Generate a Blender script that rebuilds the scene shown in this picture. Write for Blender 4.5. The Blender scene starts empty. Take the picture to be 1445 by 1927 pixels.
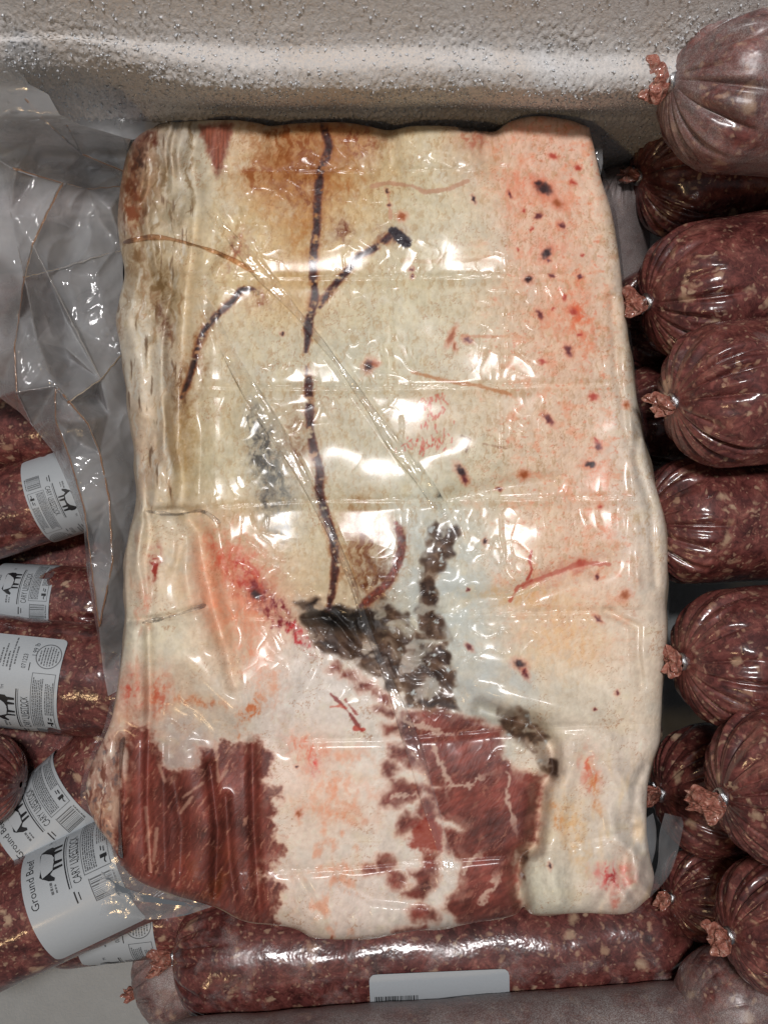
import bpy, bmesh, math, random
import numpy as np
from mathutils import Vector, Matrix
from mathutils.geometry import delaunay_2d_cdt
R_ = math.radians
random.seed(7); rng = np.random.default_rng(7)
scene = bpy.context.scene
COL = scene.collection

# ------------------------------------------------------------------ camera
W, H = 1445.0, 1927.0
FOV = R_(58.0); TILT = R_(5.0)
CAM = np.array([0.0, -0.05, 0.50])
FPX = (H / 2) / math.tan(FOV / 2)
cd = bpy.data.cameras.new("camera"); cam = bpy.data.objects.new("camera", cd); COL.objects.link(cam)
cam.location = CAM; cam.rotation_euler = (TILT, 0, 0)
cd.sensor_fit = 'VERTICAL'; cd.angle = FOV; cd.clip_start = 0.01; cd.clip_end = 50
scene.camera = cam
# ------------------------------------------------------------------ light (indoor, lamps over an open chest freezer)
world = bpy.data.worlds.new("World"); scene.world = world; world.use_nodes = True
bg = world.node_tree.nodes["Background"]; bg.inputs[0].default_value = (0.88, 0.93, 1.0, 1); bg.inputs[1].default_value = 0.12
def lamp(name, loc, aim, power, size, col, shape='DISK', sy=None):
    l = bpy.data.lights.new(name, 'AREA'); l.energy = power; l.shape = shape; l.size = size
    if sy: l.size_y = sy
    l.color = col
    o = bpy.data.objects.new(name, l); COL.objects.link(o); o.location = loc
    o.rotation_euler = (Vector(aim) - Vector(loc)).to_track_quat('-Z', 'Y').to_euler(); return o
lamp("ceiling_lamp_left", (-0.12, 0.24, 1.75), (0, 0, 0), 11.4, 0.18, (1.0, 0.97, 0.97))
lamp("ceiling_lamp_right", (0.10, 0.26, 1.75), (0, 0, 0), 9.6, 0.16, (1.0, 0.97, 0.97))
lamp("room_lamp_warm", (-0.55, -0.80, 1.10), (0, 0.15, 0.05), 1.9, 0.10, (1.0, 0.68, 0.36))
cy = scene.cycles; cy.use_adaptive_sampling = True; cy.adaptive_threshold = 0.025; cy.max_bounces = 7; cy.diffuse_bounces = 2; cy.glossy_bounces = 3; cy.transmission_bounces = 3; cy.transparent_max_bounces = 14
vs = scene.view_settings; vs.view_transform = 'Standard'; vs.look = 'None'; vs.exposure = -0.02; vs.gamma = 1.0; vs.use_curve_mapping = False

# ------------------------------------------------------------------ helpers
cT, sT = math.cos(TILT), math.sin(TILT)
def ray(px, py):
    a = (np.asarray(px, float) - W / 2) / FPX; b = (H / 2 - np.asarray(py, float)) / FPX
    return a, b * cT + sT, b * sT - cT          # world direction
def P(px, py, z):
    """point of the freezer at height z seen at that place of the photograph"""
    dx, dy, dz = ray(px, py); t = (np.asarray(z, float) - CAM[2]) / dz
    return np.stack(np.broadcast_arrays(CAM[0] + dx * t, CAM[1] + dy * t, np.asarray(z, float) + 0 * t), -1)
def depth_at(z): return CAM[2] - z

def _h(ix, iy, s):
    h = (ix.astype(np.uint32) * np.uint32(374761393) + iy.astype(np.uint32) * np.uint32(668265263) + np.uint32(int(s) * 2246822519 & 0xffffffff))
    h = (h ^ (h >> np.uint32(13))) * np.uint32(1274126177)
    return h ^ (h >> np.uint32(16))
def perlin(x, y, s=0):
    x = np.asarray(x, np.float32); y = np.asarray(y, np.float32)
    xf = np.floor(x); yf = np.floor(y); ix = xf.astype(np.int32); iy = yf.astype(np.int32)
    u = x - xf; v = y - yf
    def g(i, j, du, dv):
        a = _h(ix + i, iy + j, s).astype(np.float32) * np.float32(2 * math.pi / 4294967296.0)
        return np.cos(a) * du + np.sin(a) * dv
    su = u * u * u * (u * (u * 6 - 15) + 10); sv = v * v * v * (v * (v * 6 - 15) + 10)
    a = g(0, 0, u, v); b = g(1, 0, u - 1, v); c = g(0, 1, u, v - 1); d = g(1, 1, u - 1, v - 1)
    return (a + su * (b - a) + sv * ((c + su * (d - c)) - (a + su * (b - a)))) * 1.45
def fbm(x, y, s=0, o=4, gain=0.5):
    r = 0; a = 1.0; t = 0
    for i in range(o):
        r = r + a * perlin(x * 2 ** i, y * 2 ** i, s + i * 17); t += a; a *= gain
    return r / t * 1.3
def ridged(x, y, s=0, o=3):
    r = 0; a = 1.0; t = 0
    for i in range(o):
        n = 1 - np.abs(perlin(x * 2 ** i, y * 2 ** i, s + i * 13)); r = r + a * n * n; t += a; a *= 0.5
    return r / t
def sst(a, b, x):
    t = np.clip((x - a) / (b - a), 0, 1); return t * t * (3 - 2 * t)
def lin(c):
    c = np.asarray(c, np.float32) / 255.0
    return np.where(c <= 0.04045, c / 12.92, ((c + 0.055) / 1.055) ** 2.4)
def pdist(px, py, poly, margin=60):
    """distance to a polyline (margin outside its box is far) and position 0..1 along it"""
    poly = np.asarray(poly, float); d = np.full(px.shape, 1e4, np.float32); tt = np.zeros(px.shape, np.float32)
    b0 = poly.min(0) - margin; b1 = poly.max(0) + margin
    m = (px > b0[0]) & (px < b1[0]) & (py > b0[1]) & (py < b1[1])
    if not m.any(): return d, tt
    x = px[m]; y = py[m]; dm = np.full(x.shape, 1e4, np.float32); tm = np.zeros(x.shape, np.float32)
    seg = np.hypot(*(poly[1:] - poly[:-1]).T); cum = np.concatenate([[0], np.cumsum(seg)])
    for k in range(len(poly) - 1):
        a = poly[k]; e = poly[k + 1] - a; l2 = max(e @ e, 1e-6)
        t = np.clip(((x - a[0]) * e[0] + (y - a[1]) * e[1]) / l2, 0, 1)
        q = np.hypot(x - a[0] - t * e[0], y - a[1] - t * e[1])
        w = q < dm; dm[w] = q[w]; tm[w] = ((cum[k] + t * seg[k]) / cum[-1])[w]
    d[m] = dm; tt[m] = tm
    return d, tt
def psd(px, py, poly, margin=60):
    """signed distance to a closed outline, positive inside"""
    poly = np.asarray(poly, float); d = np.full(px.shape, -1e4, np.float32)
    b0 = poly.min(0) - margin; b1 = poly.max(0) + margin
    m = (px > b0[0]) & (px < b1[0]) & (py > b0[1]) & (py < b1[1])
    if not m.any(): return d
    x = px[m]; y = py[m]; ins = np.zeros(x.shape, bool); dm = np.full(x.shape, 1e8, np.float32)
    n = len(poly)
    for k in range(n):
        a = poly[k]; b = poly[(k + 1) % n]; e = b - a; l2 = max(e @ e, 1e-6)
        t = np.clip(((x - a[0]) * e[0] + (y - a[1]) * e[1]) / l2, 0, 1)
        dm = np.minimum(dm, (x - a[0] - t * e[0]) ** 2 + (y - a[1] - t * e[1]) ** 2)
        c = (a[1] > y) != (b[1] > y)
        if abs(e[1]) > 1e-9: ins ^= c & (x < e[0] * (y - a[1]) / e[1] + a[0])
    dm = np.sqrt(dm); d[m] = np.where(ins, dm, -dm)
    return d
def smooth_poly(pts, n=8):
    """Catmull-Rom through the points"""
    p = np.asarray(pts, float); q = np.vstack([2 * p[0] - p[1], p, 2 * p[-1] - p[-2]]); out = []
    for i in range(1, len(q) - 2):
        for t in np.arange(n) / n:
            out.append(0.5 * (2 * q[i] + (q[i + 1] - q[i - 1]) * t + (2 * q[i - 1] - 5 * q[i] + 4 * q[i + 1] - q[i + 2]) * t * t + (3 * q[i] - q[i - 1] - 3 * q[i + 1] + q[i + 2]) * t ** 3))
    out.append(p[-1]); return np.array(out)
def resample(pts, n):
    p = np.asarray(pts, float); s = np.concatenate([[0], np.cumsum(np.hypot(*(p[1:] - p[:-1]).T))]); t = np.linspace(0, s[-1], n)
    return np.stack([np.interp(t, s, p[:, k]) for k in range(2)], -1)

def mesh_np(name, co, quads, smooth=True):
    me = bpy.data.meshes.new(name); nv = len(co); nf, k = quads.shape
    me.vertices.add(nv); me.vertices.foreach_set("co", np.ascontiguousarray(co, np.float32).ravel())
    me.loops.add(nf * k); me.loops.foreach_set("vertex_index", np.ascontiguousarray(quads, np.int32).ravel())
    me.polygons.add(nf); me.polygons.foreach_set("loop_start", np.arange(0, nf * k, k, dtype=np.int32))
    me.update(calc_edges=True)
    if smooth: me.polygons.foreach_set("use_smooth", np.ones(nf, bool))
    return me
def attr(me, name, data):
    if data.ndim == 2:
        a = me.attributes.new(name, 'FLOAT_COLOR', 'POINT')
        a.data.foreach_set("color", np.hstack([data, np.ones((len(data), 1))]).astype(np.float32).ravel())
    else:
        a = me.attributes.new(name, 'FLOAT', 'POINT'); a.data.foreach_set("value", data.astype(np.float32))
def obj(name, me, mat, parent=None):
    o = bpy.data.objects.new(name, me); COL.objects.link(o)
    if mat and not me.materials: me.materials.append(mat)
    if parent: o.parent = parent
    return o
def tag(o, label=None, cat=None, group=None, kind=None):
    for k, v in (("label", label), ("category", cat), ("group", group), ("kind", kind)):
        if v: o[k] = v
    return o
def empty(name, loc=(0, 0, 0)):
    o = bpy.data.objects.new(name, None); o.empty_display_size = 0.01; COL.objects.link(o); o.location = loc; return o
def grid_quads(nu, nv, wrap=False):
    i = np.arange(nv - 1)[:, None] * nu; j = np.arange(nu if wrap else nu - 1)[None]; j2 = (j + 1) % nu
    return np.stack([i + j, i + j2, i + nu + j2, i + nu + j], -1).reshape(-1, 4)
def tube(pts, rad, n=6):
    pts = np.asarray(pts, float); m = len(pts); rad = np.broadcast_to(rad, (m,)); co = []
    T = np.gradient(pts, axis=0); T /= np.linalg.norm(T, axis=1)[:, None] + 1e-9
    up = np.array([0.13, 0.21, 0.97])
    for k in range(m):
        a = np.cross(T[k], up); a /= np.linalg.norm(a) + 1e-9; b = np.cross(a, T[k])
        for q in range(n):
            th = 2 * math.pi * q / n; co.append(pts[k] + rad[k] * (math.cos(th) * a + math.sin(th) * b))
    return np.array(co), grid_quads(n, m, True)

# ------------------------------------------------------------------ materials
class NT:
    def __init__(s, name):
        s.m = bpy.data.materials.new(name); s.m.use_nodes = True; s.t = s.m.node_tree; s.t.nodes.clear()
        s.out = s.n('ShaderNodeOutputMaterial')
    def n(s, typ, ins=None, **kw):
        k = s.t.nodes.new(typ)
        for a, v in kw.items(): setattr(k, a, v)
        for a, v in (ins or {}).items():
            if isinstance(v, bpy.types.NodeSocket): s.t.links.new(v, k.inputs[a])
            else: k.inputs[a].default_value = v
        return k
    def math(s, op, a, b=0.0, clamp=False):
        k = s.n('ShaderNodeMath', {0: a, 1: b}, operation=op); k.use_clamp = clamp; return k.outputs[0]
    def mix(s, f, a, b, typ='MIX'):
        k = s.n('ShaderNodeMix', data_type='RGBA', blend_type=typ)
        for i, v in ((0, f), (6, a), (7, b)):
            if isinstance(v, bpy.types.NodeSocket): s.t.links.new(v, k.inputs[i])
            else: k.inputs[i].default_value = v
        return k.outputs[2]
    def ramp(s, f, stops, interp='LINEAR'):
        k = s.n('ShaderNodeValToRGB', {0: f}); k.color_ramp.interpolation = interp; e = k.color_ramp.elements
        while len(e) < len(stops): e.new(0.5)
        for i, (p, c) in enumerate(stops):
            e[i].position = p; e[i].color = c if len(c) == 4 else (*c, 1)
        return k.outputs[0]
    def noise(s, vec, scale, detail=3.0, rough=0.5, dist=0.0, typ='FBM'):
        return s.n('ShaderNodeTexNoise', {'Vector': vec, 'Scale': scale, 'Detail': detail, 'Roughness': rough, 'Distortion': dist})
    def done(s, sh): s.t.links.new(sh, s.out.inputs[0]); return s.m
def C(r, g, b): return (*[float(v) for v in lin((r, g, b))], 1.0)

def mat_meat():
    t = NT("vacuum_packed_beef_surface")
    a = t.n('ShaderNodeAttribute', attribute_name="meat_colour"); f = t.n('ShaderNodeAttribute', attribute_name="film_relief"); fr_ = t.n('ShaderNodeAttribute', attribute_name="flesh_relief")
    tc = t.n('ShaderNodeTexCoord').outputs['Object']
    n1 = t.noise(tc, 900, 3, 0.6).outputs[0]; n2 = t.noise(tc, 260, 4, 0.65, 0.6).outputs[0]
    v = t.math('ADD', t.math('MULTIPLY', n1, 0.05), t.math('MULTIPLY', n2, 0.09)); v = t.math('ADD', v, 0.93)
    c = t.mix(1.0, a.outputs['Color'], t.n('ShaderNodeCombineColor', {0: v, 1: v, 2: v}).outputs[0], 'MULTIPLY')
    b1 = t.n('ShaderNodeBump', {'Strength': 0.36, 'Distance': 0.0010, 'Height': t.math('ADD', fr_.outputs['Fac'], t.math('MULTIPLY', n2, 0.25))})
    cr = t.noise(tc, 120, 2, 0.5, 0.3).outputs[0]
    hh = t.math('ADD', t.math('MULTIPLY', f.outputs['Fac'], 0.001), t.math('MULTIPLY', cr, 0.00004))
    b2 = t.n('ShaderNodeBump', {'Strength': 1.0, 'Distance': 1.0, 'Height': hh})
    p = t.n('ShaderNodeBsdfPrincipled', {'Base Color': c, 'Roughness': 0.5, 'Normal': b1.outputs[0], 'Specular IOR Level': 0.3,
        'Subsurface Weight': 0.0, 'Coat Weight': 0.42, 'Coat Roughness': 0.16, 'Coat IOR': 1.48, 'Coat Normal': b2.outputs[0]})
    return t.done(p.outputs[0])
def mat_film(name, tint=(0.9, 0.92, 0.93), haze=0.16, rough=0.08, hazecol=(0.75, 0.76, 0.77), bump=0.3):
    t = NT(name); tc = t.n('ShaderNodeTexCoord').outputs['Object']
    n = t.noise(tc, 90, 4, 0.55, 0.8).outputs[0]
    b = t.n('ShaderNodeBump', {'Strength': bump, 'Distance': 0.002, 'Height': n}).outputs[0]
    tr = t.n('ShaderNodeBsdfTransparent', {0: (*tint, 1)}).outputs[0]
    d = t.n('ShaderNodeBsdfDiffuse', {0: (*hazecol, 1), 'Normal': b}).outputs[0]
    tl = t.n('ShaderNodeBsdfTranslucent', {0: (*hazecol, 1)}).outputs[0]
    dd = t.n('ShaderNodeMixShader', {0: 0.4, 1: d, 2: tl}).outputs[0]
    g = t.n('ShaderNodeBsdfGlossy', {0: (1, 1, 1, 1), 'Roughness': rough, 'Normal': b}).outputs[0]
    fr = t.n('ShaderNodeFresnel', {0: 1.5, 'Normal': b}).outputs[0]
    hz = t.math('MULTIPLY', t.noise(tc, 22, 3, 0.6, 0.5).outputs[0], haze * 2.0)
    m1 = t.n('ShaderNodeMixShader', {0: hz, 1: tr, 2: dd}).outputs[0]
    m2 = t.n('ShaderNodeMixShader', {0: fr, 1: m1, 2: g}).outputs[0]
    return t.done(m2)
def mat_ground_meat():
    t = NT("ground_beef_in_clear_casing")
    tc = t.n('ShaderNodeTexCoord').outputs['Object']; oi = t.n('ShaderNodeObjectInfo')
    off = t.math('MULTIPLY', oi.outputs['Random'], 37.0)
    vec = t.n('ShaderNodeVectorMath', {0: tc, 1: t.n('ShaderNodeCombineXYZ', {0: off, 1: off, 2: off}).outputs[0]}, operation='ADD').outputs[0]
    wn = t.noise(vec, 2.6, 3, 0.6).outputs[1]
    wv = t.n('ShaderNodeVectorMath', {0: wn, 'Scale': 0.42}, operation='SCALE').outputs[0]
    wv = t.n('ShaderNodeVectorMath', {0: vec, 1: wv}, operation='ADD').outputs[0]
    base = t.ramp(t.noise(vec, 2.3, 5, 0.62, 0.7).outputs[0], [(0.28, C(54, 26, 26)), (0.45, C(84, 41, 39)), (0.60, C(108, 59, 54)), (0.78, C(134, 88, 78))])
    mus = t.ramp(t.noise(wv, 8.5, 5, 0.72, 0.6).outputs[0], [(0.34, (0.55, 0.50, 0.50)), (0.50, (1.12, 1.12, 1.10)), (0.64, (1.75, 1.85, 1.8))])
    c = t.mix(1.0, base, mus, 'MULTIPLY')
    fn_ = t.noise(vec, 17, 4, 0.7).outputs[0]
    def flecks(scale, thr, size, col, alpha, c, sd):
        vv = t.n('ShaderNodeVectorMath', {0: wv, 1: (sd, sd * 2.1, sd * 0.7)}, operation='ADD').outputs[0]
        v = t.n('ShaderNodeTexVoronoi', {'Vector': vv, 'Scale': scale, 'Randomness': 1.0})
        sp = t.n('ShaderNodeSeparateColor', {0: v.outputs['Color']})
        pick = t.math('GREATER_THAN', sp.outputs[0], thr)
        sz = t.math('ADD', t.math('MULTIPLY', sp.outputs[1], size * 0.8), size * 0.4)
        k = t.math('SUBTRACT', sz, v.outputs['Distance']); k = t.math('ADD', k, t.math('MULTIPLY', t.math('SUBTRACT', fn_, 0.5), 0.35)); k = t.math('MULTIPLY', k, 3.6, True)
        k = t.math('MULTIPLY', t.math('MULTIPLY', k, pick), alpha)
        cc = t.mix(sp.outputs[2], col, C(196, 168, 140))
        return t.mix(k, c, cc)
    c = flecks(4.2, 0.68, 0.43, C(172, 134, 108), 0.72, c, 0.0)
    c = flecks(8.5, 0.66, 0.44, C(172, 130, 106), 0.68, c, 3.1)
    c = flecks(15.0, 0.66, 0.45, C(170, 124, 104), 0.55, c, 7.7)
    st = t.math('SUBTRACT', t.noise(wv, 5.0, 4, 0.7, 1.2).outputs[0], 0.56); st = t.math('MULTIPLY', st, 5.0, True)
    c = t.mix(t.math('MULTIPLY', st, 0.5), c, C(164, 108, 90))
    # hoarfrost under and on the casing: amount held in the object colour
    ocs = t.n('ShaderNodeSeparateColor', {0: oi.outputs['Color']})
    fn = t.noise(vec, 1.6, 5, 0.65, 0.4).outputs[0]
    fz = t.math('MULTIPLY', t.math('SUBTRACT', t.math('ADD', fn, ocs.outputs[0]), 0.74), 2.6, True)
    sp = t.noise(vec, 60, 2, 0.7).outputs[0]
    fzc = t.mix(t.math('MULTIPLY', t.math('SUBTRACT', sp, 0.42), 5.0, True), C(132, 116, 112), C(186, 182, 180))
    fz = t.math('MULTIPLY', fz, 0.82)
    c = t.mix(fz, c, fzc)
    hb = t.math('ADD', t.math('MULTIPLY', t.noise(vec, 3.2, 3, 0.6).outputs[0], 0.035), t.math('MULTIPLY', t.noise(vec, 9, 1, 0.5).outputs[0], 0.003))
    cb = t.n('ShaderNodeBump', {'Strength': 0.45, 'Distance': 0.04, 'Height': hb})
    cr = t.math('ADD', t.math('MULTIPLY', fz, 0.45), 0.17)
    cw = t.math('SUBTRACT', 1.0, t.math('MULTIPLY', fz, 0.7))
    p = t.n('ShaderNodeBsdfPrincipled', {'Base Color': c, 'Roughness': 0.55, 'Specular IOR Level': 0.25,
        'Coat Weight': cw, 'Coat Roughness': cr, 'Coat Normal': cb.outputs[0]})
    return t.done(p.outputs[0])
def mat_plain(name, col, rough=0.5, metal=0.0, coat=0.0, bump=0.0, bs=300, mott=0.12, spec=0.5):
    t = NT(name); tc = t.n('ShaderNodeTexCoord').outputs['Object']
    n = t.noise(tc, bs * 0.12, 4, 0.6).outputs[0]; v = t.math('ADD', t.math('MULTIPLY', n, mott * 2), 1 - mott)
    c = t.mix(1.0, col, t.n('ShaderNodeCombineColor', {0: v, 1: v, 2: v}).outputs[0], 'MULTIPLY')
    b = t.n('ShaderNodeBump', {'Strength': bump, 'Distance': 0.001, 'Height': t.noise(tc, bs, 3, 0.6).outputs[0]}).outputs[0]
    p = t.n('ShaderNodeBsdfPrincipled', {'Base Color': c, 'Roughness': rough, 'Metallic': metal, 'Coat Weight': coat, 'Coat Roughness': 0.15, 'Normal': b, 'Specular IOR Level': spec})
    return t.done(p.outputs[0])
def mat_frost():
    t = NT("hoarfrost"); tc = t.n('ShaderNodeTexCoord').outputs['Object']
    g = t.noise(tc, 700, 3, 0.7).outputs[0]; l = t.noise(tc, 14, 4, 0.6, 0.5).outputs[0]
    c = t.mix(t.ramp(l, [(0.35, (0, 0, 0)), (0.7, (1, 1, 1))]), C(214, 202, 190), C(224, 226, 228))
    c = t.mix(t.ramp(g, [(0.35, (1, 1, 1)), (0.6, (0, 0, 0))]), c, C(196, 194, 192))
    b = t.n('ShaderNodeBump', {'Strength': 0.8, 'Distance': 0.0007, 'Height': g}).outputs[0]
    p = t.n('ShaderNodeBsdfPrincipled', {'Base Color': c, 'Roughness': 0.65, 'Specular IOR Level': 0.35, 'Normal': b, 'Coat Weight': 0.06, 'Coat Roughness': 0.2, 'Coat Normal': b})
    return t.done(p.outputs[0])
M_meat = mat_meat(); M_grnd = mat_ground_meat(); M_frost = mat_frost()
M_film = mat_film("clear_pouch_film", haze=0.31, hazecol=(0.88, 0.89, 0.9), bump=0.4)
M_film2 = mat_film("clear_fold_film", tint=(0.97, 0.97, 0.97), haze=0.10, rough=0.07)
M_haze = mat_film("milky_pouch_film", haze=0.30, rough=0.14, hazecol=(0.66, 0.68, 0.70))
M_crease = mat_film("blood_tinted_film_crease", tint=(0.95, 0.78, 0.64), haze=0.24, hazecol=(0.66, 0.38, 0.24), rough=0.1)
M_clearcrease = mat_film("white_film_crease", tint=(0.97, 0.96, 0.94), haze=0.22, hazecol=(0.85, 0.85, 0.85), rough=0.06)
def mat_tail():
    t = NT("gathered_casing_end"); tc = t.n('ShaderNodeTexCoord').outputs['Object']
    n = t.noise(tc, 9, 4, 0.65, 0.8).outputs[0]
    c = t.ramp(n, [(0.3, C(128, 70, 58)), (0.5, C(178, 112, 94)), (0.7, C(212, 172, 154))])
    b = t.n('ShaderNodeBump', {'Strength': 0.35, 'Distance': 0.05, 'Height': t.noise(tc, 8, 2, 0.5, 0.6).outputs[0]}).outputs[0]
    p = t.n('ShaderNodeBsdfPrincipled', {'Base Color': c, 'Roughness': 0.4, 'Coat Weight': 1.0, 'Coat Roughness': 0.08, 'Coat Normal': b, 'Normal': b}).outputs[0]
    tr = t.n('ShaderNodeBsdfTransparent', {0: (0.95, 0.8, 0.75, 1)}).outputs[0]
    k = t.math('MULTIPLY', t.math('SUBTRACT', t.noise(tc, 5, 2, 0.5).outputs[0], 0.38), 2.0, True)
    return t.done(t.n('ShaderNodeMixShader', {0: t.math('MULTIPLY', k, 0.9), 1: p, 2: tr}).outputs[0])
M_tail = mat_tail()
M_clip = mat_plain("aluminium_clip", C(196, 198, 200), 0.28, metal=1.0, bump=0.25, bs=500, mott=0.1)
M_label = mat_plain("white_paper_label", C(176, 182, 186), 0.42, coat=0.2, bump=0.06, bs=200, mott=0.05)
M_ink = mat_plain("black_label_ink", C(26, 27, 30), 0.5, mott=0.2)
M_inkg = mat_plain("grey_label_ink", C(92, 95, 98), 0.5, mott=0.3)
M_liner = mat_plain("white_freezer_liner", C(150, 153, 153), 0.38, bump=0.35, bs=500, mott=0.12)
M_ice = mat_plain("frost_crystal_ice", C(226, 230, 234), 0.16, coat=1.0, bump=0.4, bs=900, mott=0.05, spec=0.9)

# ------------------------------------------------------------------ freezer: floor and frosted back wall
FLOOR_Z = -0.215
YW = float(P(722, 205, 0.0)[1])                       # plane of the back wall
me = mesh_np("freezer_floor", np.array([[-0.7, -0.7, FLOOR_Z], [0.7, -0.7, FLOOR_Z], [0.7, YW + 0.03, FLOOR_Z], [-0.7, YW + 0.03, FLOOR_Z]]), np.array([[0, 1, 2, 3]]))
tag(obj("freezer_floor", me, M_liner), "white plastic freezer floor under the piled packs", None, None, "structure")

def wall_z(py, y):                                    # height at which the view line through row py meets the plane Y = y
    _, dy, dz = ray(722, py); return CAM[2] + dz * (y - CAM[1]) / dy
prof = []
for py, off in [(-140, .002), (-60, .002), (0, .002), (60, .002), (96, .004), (118, .009), (134, .0135), (152, .0165), (170, .0175), (184, .0145), (194, .007), (203, .002), (212, .0015), (228, .003)]:
    y = YW + 0.004 - off; prof.append((off, float(wall_z(py, y))))
prof += [(.003, -0.06), (.002, -0.12), (.002, -0.22)]
prof = np.array(prof)
NX, NS = 1150, 300
sarc = np.concatenate([[0], np.cumsum(np.hypot(np.diff(prof[:, 0]) * 1.3, np.diff(prof[:, 1])))])
spl = smooth_poly(prof, 10); spa = np.concatenate([[0], np.cumsum(np.hypot(np.diff(spl[:, 0]), np.diff(spl[:, 1])))])
ss = np.linspace(0, 1, NS) ** 1.0 * spa[-1]
# finer rows where the photograph shows the wall
po = np.interp(ss, spa, spl[:, 0]); pz = np.interp(ss, spa, spl[:, 1])
X = np.linspace(-0.42, 0.42, NX)
XX, SS = np.meshgrid(X, ss); OFF = np.interp(SS, spa, spl[:, 0]); ZZ = np.interp(SS, spa, spl[:, 1])
ledge = np.clip(0.30 + 0.75 * sst(-0.17, -0.04, XX) - 0.35 * sst(0.10, 0.19, XX) + 0.18 * perlin(XX * 14, XX * 0 + .3, 5), 0.1, 1.25)
OFF = 0.002 + (OFF - 0.002) * ledge
ZZ = ZZ + 0.006 * perlin(XX * 9, XX * 0 + 4.2, 8) * sst(0.13, 0.03, np.abs(ZZ)) - 0.004 * XX / 0.2
coarse = fbm(XX * 55, SS * 55, 3, 3)
grain = fbm(XX * 520, SS * 520, 21, 2, 0.6) ; gr2 = ridged(XX * 380, SS * 380, 33, 2)
rough_amt = (0.07 + 0.60 * sst(0.085, 0.05, ZZ)) * (0.7 + 0.5 * sst(-0.3, 0.4, fbm(XX * 22, SS * 30, 91, 3)))       # the upper wall is smoother than the ledge
disp = 0.0012 * coarse * rough_amt + (0.0018 * grain + 0.0016 * gr2) * rough_amt
co = np.stack([XX + 0.0003 * perlin(XX * 500, SS * 500, 71), YW + 0.004 - OFF - disp + 0.26 * np.maximum(ZZ - 0.045, 0), ZZ + disp * 0.45], -1).reshape(-1, 3)
me = mesh_np("freezer_wall", co, grid_quads(NX, NS)[:, ::-1])
tag(obj("freezer_wall", me, M_frost), "frosted back wall of the chest freezer with a thick frost ledge", None, None, "structure")
# loose frost crystals standing on the ledge and low wall
tet = np.array([[1, 0, -.6], [-.5, .87, -.6], [-.5, -.87, -.6], [0, 0, 1.0], [0.3, 0.2, 0.5]])
fc = np.array([[0, 1, 3], [1, 2, 3], [2, 0, 3], [0, 2, 1]])
base = co.reshape(NS, NX, 3); vis = [i for i in range(NS) if -0.05 < base[i, NX // 2, 2] < 0.10]
vv = []; ff = []; k = 0
for _ in range(16000):
    i = int(rng.choice(vis)); j = int(rng.integers(40, NX - 40)); p = base[i, j]
    dens = 1.0 if p[2] < 0.06 else 0.35
    if rng.random() > dens: continue
    s = (0.0003 + 0.0007 * rng.random() ** 3)
    q = rng.normal(size=4); q /= np.linalg.norm(q); w, x, y, z = q
    Rm = np.array([[1 - 2 * (y * y + z * z), 2 * (x * y - z * w), 2 * (x * z + y * w)], [2 * (x * y + z * w), 1 - 2 * (x * x + z * z), 2 * (y * z - x * w)], [2 * (x * z - y * w), 2 * (y * z + x * w), 1 - 2 * (x * x + y * y)]])
    vv.append((tet[:4] * s * [1, 1, 1.5]) @ Rm.T + p + [0, -0.0003, 0.0002]); ff.append(fc + 4 * k); k += 1
def crystals(name, vv, ff, label):
    me = mesh_np(name, np.vstack(vv), np.vstack(ff), False)
    tag(obj(name, me, M_ice), label, None, None, "stuff")
crystals("frost_crystals", vv, ff, "loose glittering frost crystals on the freezer wall")

# ------------------------------------------------------------------ the vacuum packed slab of beef
TOP = [(250, 268), (268, 248), (300, 233), (350, 228), (440, 226), (490, 233), (512, 237), (560, 232), (640, 230), (690, 237), (732, 245), (780, 237), (850, 238), (905, 246), (932, 247), (960, 229), (1010, 218), (1070, 226), (1108, 240)]
RIGHT = [(1108, 240), (1120, 290), (1130, 335), (1150, 400), (1165, 490), (1172, 560), (1182, 640), (1193, 720), (1205, 800), (1222, 880), (1243, 950), (1253, 1010), (1255, 1080), (1251, 1130), (1254, 1190), (1247, 1270), (1243, 1350), (1240, 1395), (1225, 1440), (1217, 1490), (1216, 1560), (1222, 1610), (1230, 1650), (1222, 1688)]
BOT = [(228, 1628), (260, 1658), (330, 1685), (395, 1703), (420, 1712), (460, 1733), (510, 1739), (560, 1747), (590, 1763), (640, 1768), (700, 1763), (760, 1755), (830, 1745), (900, 1735), (965, 1722), (985, 1706), (1000, 1719), (1040, 1720), (1100, 1718), (1165, 1720), (1192, 1713), (1222, 1688)]
LEFT = [(250, 268), (240, 288), (232, 320), (225, 370), (222, 420), (228, 470), (236, 520), (226, 560), (220, 600), (228, 660), (238, 720), (245, 780), (255, 850), (258, 900), (262, 950), (242, 1015), (236, 1090), (238, 1170), (226, 1270), (214, 1340), (196, 1390), (172, 1440), (162, 1495), (178, 1545), (210, 1590), (228, 1628)]
NU, NV = 620, 920
top = resample(smooth_poly(TOP), NU); bot = resample(smooth_poly(BOT), NU); lef = resample(smooth_poly(LEFT), NV); rig = resample(smooth_poly(RIGHT), NV)
u = np.linspace(0, 1, NU)[None, :, None]; v = np.linspace(0, 1, NV)[:, None, None]
PXY = (1 - v) * top[None] + v * bot[None] + (1 - u) * lef[:, None] + u * rig[:, None] - ((1 - u) * (1 - v) * top[0] + u * (1 - v) * top[-1] + (1 - u) * v * bot[0] + u * v * bot[-1])
PX = PXY[..., 0].ravel().astype(np.float32); PY = PXY[..., 1].ravel().astype(np.float32)
OUTLINE = np.vstack([top, rig[1:], bot[::-1][1:], lef[::-1][1:-1]])[::6]

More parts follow.
